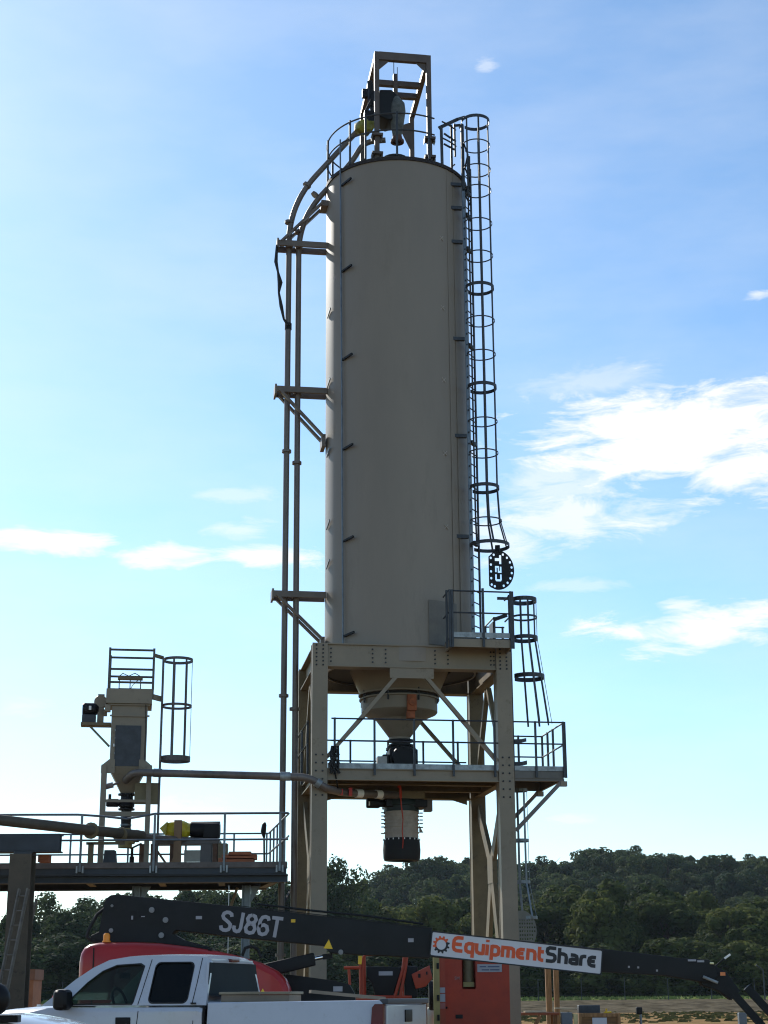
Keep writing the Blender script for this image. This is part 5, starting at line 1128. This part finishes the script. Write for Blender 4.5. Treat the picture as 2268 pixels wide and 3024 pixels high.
# bed sides
def side_shell(poly, b0, b1, mb): return mb.prism([(a, b0+(ins(z) if b0 < 1 else 0), z) for a, z in poly], [(a, b1-(ins(z) if b1 > 1 else 0), z) for a, z in poly])
bedside = [(.0, .55), (.0, 1.36), (.04, 1.405), (2.02, 1.39), (2.04, .5)]
BD = pk.part('bed', side_shell(bedside, 0, .09, side_shell(bedside, TW-.09, TW, TR())).box(.03, 2.02, .09, TW-.09, .75, .80).box(1.95, 2.02, .09, TW-.09, .8, 1.37), WHITE, bevel=.02)
TG = pk.part('tailgate', TR().box(-.03, .02, .10, TW-.10, .72, 1.355), WHITE, bevel=.015)
pk.part('tailgate_cap', TR().box(-.05, .05, .06, TW-.06, 1.36, 1.42), TRIM, parent=TG, bevel=.015)
pk.part('tailgate_handle', TR().box(-.045, -.031, .80, 1.08, 1.17, 1.30), BLACK, parent=TG, bevel=.01)
pk.part('tail_lamp', TR().prism([(-.012, .0, .93), (.14, -.006, .93), (.11, -.006, 1.33), (.08, -.004, 1.365), (-.012, .0, 1.365)], [(-.012, .10, .93), (.14, .03, .93), (.11, .03, 1.33), (.08, .03, 1.365), (-.012, .10, 1.365)]), TAILR)
pk.part('tail_lamp', TR().box(-.012, .02, TW-.1, TW+.005, .93, 1.365), TAILR)
pk.part('indicator_lens', TR().box(-.016, .12, -.012, .09, .93, 1.02), AMBER)
pk.part('bumper', TR().box(-.16, -.02, .02, TW-.02, .48, .68), CHROME, bevel=.03)
# cab lower + hood
cabl = [(2.07, .48), (2.07, 1.345), (2.12, 1.36), (3.95, 1.36), (4.22, 1.352), (4.5, 1.33), (4.9, 1.28), (5.25, 1.19), (5.42, 1.05), (5.46, .8), (5.46, .45)]
bs = [(0, 1), (.0, 1), (TW, 1), (TW, 1)]
m = TR(); nn = len(cabl); vs = []
cols = [(0.0, -.20), (.035, -.07), (.11, -.015), (.28, .0), (.6, .012), (TW/2, .02), (TW-.6, .012), (TW-.28, .0), (TW-.11, -.015), (TW-.035, -.07), (TW, -.2)]
for (b, dz) in cols:
    for (a, z) in cabl: vs.append((a, b, z+(dz if z > 1.0 else 0)*(1 if a > 2.2 else .9)*(.35 if 2.0 < a < 3.96 else 1)))
fs = [(j*nn+i, j*nn+i+1, (j+1)*nn+i+1, (j+1)*nn+i) for j in range(len(cols)-1) for i in range(nn-1)]+[tuple(range(nn))[::-1], tuple((len(cols)-1)*nn+i for i in range(nn))]
m.add(vs, fs); BO = pk.part('body', m, WHITE)
roofp = [(4.04, 1.36), (3.97, 1.42), (3.84, 1.52), (3.69, 1.65), (3.51, 1.775), (3.33, 1.86), (3.08, 1.897), (2.76, 1.905), (2.38, 1.90), (2.15, 1.885), (2.07, 1.83), (2.05, 1.65), (2.035, 1.36)]
fwin = [(3.66, 1.375), (3.66, 1.46), (3.52, 1.62), (3.38, 1.735), (3.22, 1.80), (2.93, 1.815), (2.875, 1.785), (2.915, 1.40), (2.93, 1.375)]
fwin = [(3.70, 1.375), (3.68, 1.45), (3.53, 1.615), (3.38, 1.735), (3.22, 1.80), (2.93, 1.815), (2.875, 1.785), (2.915, 1.40), (2.93, 1.375)]
rwin = rrect(2.265, 1.385, 2.735, 1.825, .06)
for b0, sg in ((0, 1), (TW, -1)):
    m = TR(); m.plate(roofp, [fwin, rwin], lambda a, z, t, b0=b0, sg=sg: (a, b0+sg*(ins(z)+t), z), .04); CS = pk.part('cab_side', m, WHITE)
    m = TR(); m.plate(fwin, [], lambda a, z, t, b0=b0, sg=sg: (a, b0+sg*(ins(z)+.02+t), z), .004); pk.part('side_window', m, GLASS, parent=CS)
    m = TR(); m.plate(rwin, [], lambda a, z, t, b0=b0, sg=sg: (a, b0+sg*(ins(z)+.015+t), z), .004); pk.part('side_window', m, GLASSD, parent=CS, label='dark privacy window')
    # rubber window surrounds
    def grow(lp, d):
        cx = sum(p[0] for p in lp)/len(lp); cz = sum(p[1] for p in lp)/len(lp); return [(cx+(x-cx)*(1+d/.35), cz+(z-cz)*(1+d/.25)) for x, z in lp]
    for lp_ in (fwin, rwin):
        m = TR(); m.plate(grow(lp_, .008), [grow(lp_, -.008)], lambda a, z, t, b0=b0, sg=sg: (a, b0+sg*(ins(z)-.003+t), z), .01); pk.part('window_seal', m, RUBBER, parent=CS)
# roof skin, windscreen, rear window
def loft(mb, segs, crown=.0):
    n = 7
    for (p, q) in segs:
        vs = []
        for (a, z) in (p, q):
            for k in range(n): t_ = k/(n-1); b = ins(z)+(TW-2*ins(z))*t_; vs.append((a, b, z+crown*math.sin(math.pi*t_)))
        mb.add(vs, [(k, k+1, n+k+1, n+k) for k in range(n-1)])
    return mb
pk.part('roof', loft(TR(), list(zip(roofp[5:10], roofp[6:11])), .025), WHITE)
pk.part('windscreen', loft(TR(), list(zip(roofp[1:5], roofp[2:6])), .0), GLASS)
rwf = [(ins(1.83)+.02, 1.86), (TW-ins(1.83)-.02, 1.86), (TW-.05, 1.37), (.05, 1.37)]
rho = [(.20, 1.82), (TW-.20, 1.82), (TW-.12, 1.46), (.10, 1.46)]
m = TR(); m.plate(rwf, [rho], lambda b, z, t: (2.045+.03*(z-1.37)/.5+t, b, z), .03); RW_ = pk.part('cab_back', m, WHITE)
m = TR(); m.plate(rho, [], lambda b, z, t: (2.036+.03*(z-1.37)/.5+t, b, z), .005); pk.part('rear_window', m, mat('grey_rear_glass', (.03, .036, .037), .8, 0, .12, 2, spec=.1), parent=RW_)
pk.part('brake_lamp', TR().box(2.04, 2.1, .80, 1.06, 1.835, 1.87), TAILR, bevel=.008)
for (pts) in ([(2.835, 1.37), (2.83, 1.30), (2.86, 1.0), (2.87, .6)], [(2.16, 1.37), (2.17, 1.2), (2.19, .9), (2.2, .6)], [(3.78, 1.33), (3.80, 1.1), (3.82, .7)]):
    m = TR(); m.path([(a, -.001+ins(z)*.0, z) for a, z in pts if z < 1.31] , .0045, 5); pk.part('door_seam', m, BLACK, parent=BO)
for (pts) in ([(2.80, 1.86), (2.835, 1.5), (2.85, 1.37)], [(2.185, 1.87), (2.19, 1.6), (2.20, 1.37)]):
    m = TR(); m.path([(a, ins(z)-.001, z) for a, z in pts], .0045, 5); pk.part('door_seam', m, BLACK, parent=BO)
pk.part('cab_gap', TR().box(2.045, 2.068, .02, TW-.02, .5, 1.36), BLACK)
pk.part('door_handle', TR().box(2.92, 3.10, -.012, .01, 1.15, 1.235), BLACK, bevel=.008)
pk.part('door_badge', TR().box(2.15, 2.21, .012, .03, 1.372, 1.39), BLACK)
m = TR(); m.box(3.60, 3.78, -.25, -.04, 1.31, 1.54); MR = pk.part('wing_mirror', m, BLACK, bevel=.075)
pk.part('mirror_arm', TR().bar((3.70, -.06, 1.38), (3.70, .04, 1.38), .1, .06), BLACK, parent=MR)
pk.part('bonnet_badge', TR().box(4.20, 4.24, .3, .33, 1.355, 1.375), WHITE2)
st = Thing_ = None
pk.part('seat', TR().box(2.75, 2.95, .25, .72, .9, 1.52), SEAT, bevel=.05); pk.part('headrest', TR().box(2.80, 2.92, .35, .62, 1.55, 1.72), SEAT, bevel=.04)
pk.part('seat', TR().box(2.75, 2.95, 1.1, 1.6, .9, 1.52), SEAT, bevel=.05); pk.part('headrest', TR().box(2.80, 2.92, 1.22, 1.48, 1.55, 1.72), SEAT, bevel=.04)
m = TR(); m.path([(3.28+.05*math.sin(R(a)), .48+.17*math.cos(R(a)), 1.40+.15*math.sin(R(a))) for a in range(0, 360, 20)], .016, 8, closed=True); pk.part('steering_wheel', m, BLACK)
pk.part('rear_view_mirror', TR().box(3.42, 3.45, .8, 1.05, 1.66, 1.73), BLACK, bevel=.015)
pk.part('dashboard', TR().box(3.4, 3.9, .08, TW-.08, 1.1, 1.38), SEAT, bevel=.04)
for a in (1.05, 4.62):
    for b, o_ in ((.1, -1), (TW-.1, 1)):
        ww = pk.part('wheel', TR().lathe([(.22, -.11), (.36, -.12), (.385, -.08), (.385, .08), (.36, .12), (.22, .11)], (a, b, .385), 28, 'y'), RUBBER)
        pk.part('rim', TR().lathe([(.001, -.08), (.08, -.09), (.1, -.05), (.2, -.06), (.225, -.1), (.23, .1), (.001, .08)], (a, b, .385), 20, 'y'), GALVL, parent=ww)
pk.done()
tbx = Thing('tool_box', 'tan metal tool box lying across the pickup bed behind the cab', 'tool box')
tbx.part('box', TR().box(1.10, 1.9, .14, .55, .81, 1.47), mat('tan_box', (.20, .16, .12), .6), bevel=.01); tbx.part('lid', TR().box(1.08, 1.92, .12, .57, 1.472, 1.50), mat('tan_lid', (.24, .21, .15), .6), bevel=.006); tbx.done()
m = TR(); m.bar((1.08, .8, 1.50), (.35, 1.3, 1.42), .1, .035); single('grey_plank', m, mat('old_plank', (.2, .17, .13), .8), 'weathered plank slanting down in the pickup bed', 'board')

# ------------------------------------------------------------------ white car nose at the lower left
c2 = Thing('white_car', 'white car bonnet with a round black door mirror at the lower left corner', 'car')
m = MB(); secs = []
cols = [(12.9, -.28), (12.93, -.10), (13.02, -.03), (13.3, .02), (13.8, .04), (14.3, .02), (14.6, -.03), (14.7, -.1), (14.74, -.28)]
prof = [(-5.5, .4), (-5.5, 1.25), (-3.2, 1.285), (-2.92, 1.295), (-2.75, 1.275), (-2.6, 1.245), (-2.48, 1.21), (-2.2, 1.1), (-1.9, .95), (-1.78, .7), (-1.78, .35)]
nn = len(prof); vs = []
for (y, dz) in cols:
    for (x, z) in prof: vs.append((x, y, z+(dz if z > .9 else 0)))
m.add(vs, [(j*nn+i, j*nn+i+1, (j+1)*nn+i+1, (j+1)*nn+i) for j in range(len(cols)-1) for i in range(nn-1)]+[tuple(range(nn))[::-1], tuple((len(cols)-1)*nn+i for i in range(nn))])
c2.part('body', m, WHITE)
c2.part('windscreen', MB().prism([(-3.4, 13.05, 1.28), (-3.3, 13.05, 1.28), (-4.0, 13.15, 1.74), (-4.1, 13.15, 1.74)], [(-3.4, 14.6, 1.28), (-3.3, 14.6, 1.28), (-4.0, 14.5, 1.74), (-4.1, 14.5, 1.74)]), GLASSD)
c2.part('roof', MB().prism([(-4.0, 13.15, 1.74), (-4.1, 13.15, 1.78), (-5.5, 13.15, 1.8), (-5.5, 13.15, 1.3), (-5.4, 13.1, 1.3)], [(-4.0, 14.5, 1.74), (-4.1, 14.5, 1.78), (-5.5, 14.5, 1.8), (-5.5, 14.5, 1.3), (-5.4, 14.5, 1.3)]), WHITE)
c2.part('cowl', MB().box(-3.05, -2.80, 12.93, 13.06, 1.27, 1.325), BLACK, bevel=.01)
mm_ = c2.part('door_mirror', MB().sph((-2.93, 12.6, 1.44), .135, 16, (1.05, .7, .95)), BLACK)
c2.part('mirror_glass', MB().sph((-2.95, 12.53, 1.44), .085, 12, (1, .5, .9)), GLASSM, parent=mm_)
for x in (-2.3, -4.8): c2.part('wheel', MB().lathe([(.001, -.1), (.33, -.11), (.35, -.08), (.35, .08), (.33, .11), (.001, .1)], (x, 13.02, .35), 24, 'y'), RUBBER)
c2.done()

# ------------------------------------------------------------------ air
hz_ = MB(); hz_.box(-450, 450, -70, 650, -1.5, 60)
hm = bpy.data.materials.new('haze_air'); hm.use_nodes = True; nt = hm.node_tree; nt.nodes.clear()
ho = nt.nodes.new('ShaderNodeOutputMaterial'); pv = nt.nodes.new('ShaderNodeVolumePrincipled'); pv.inputs['Color'].default_value = (.72, .86, 1, 1)
pv.inputs['Density'].default_value = HAZE; pv.inputs['Anisotropy'].default_value = .2; nt.links.new(pv.outputs[0], ho.inputs['Volume'])
single('haze', hz_, hm, kind='stuff')
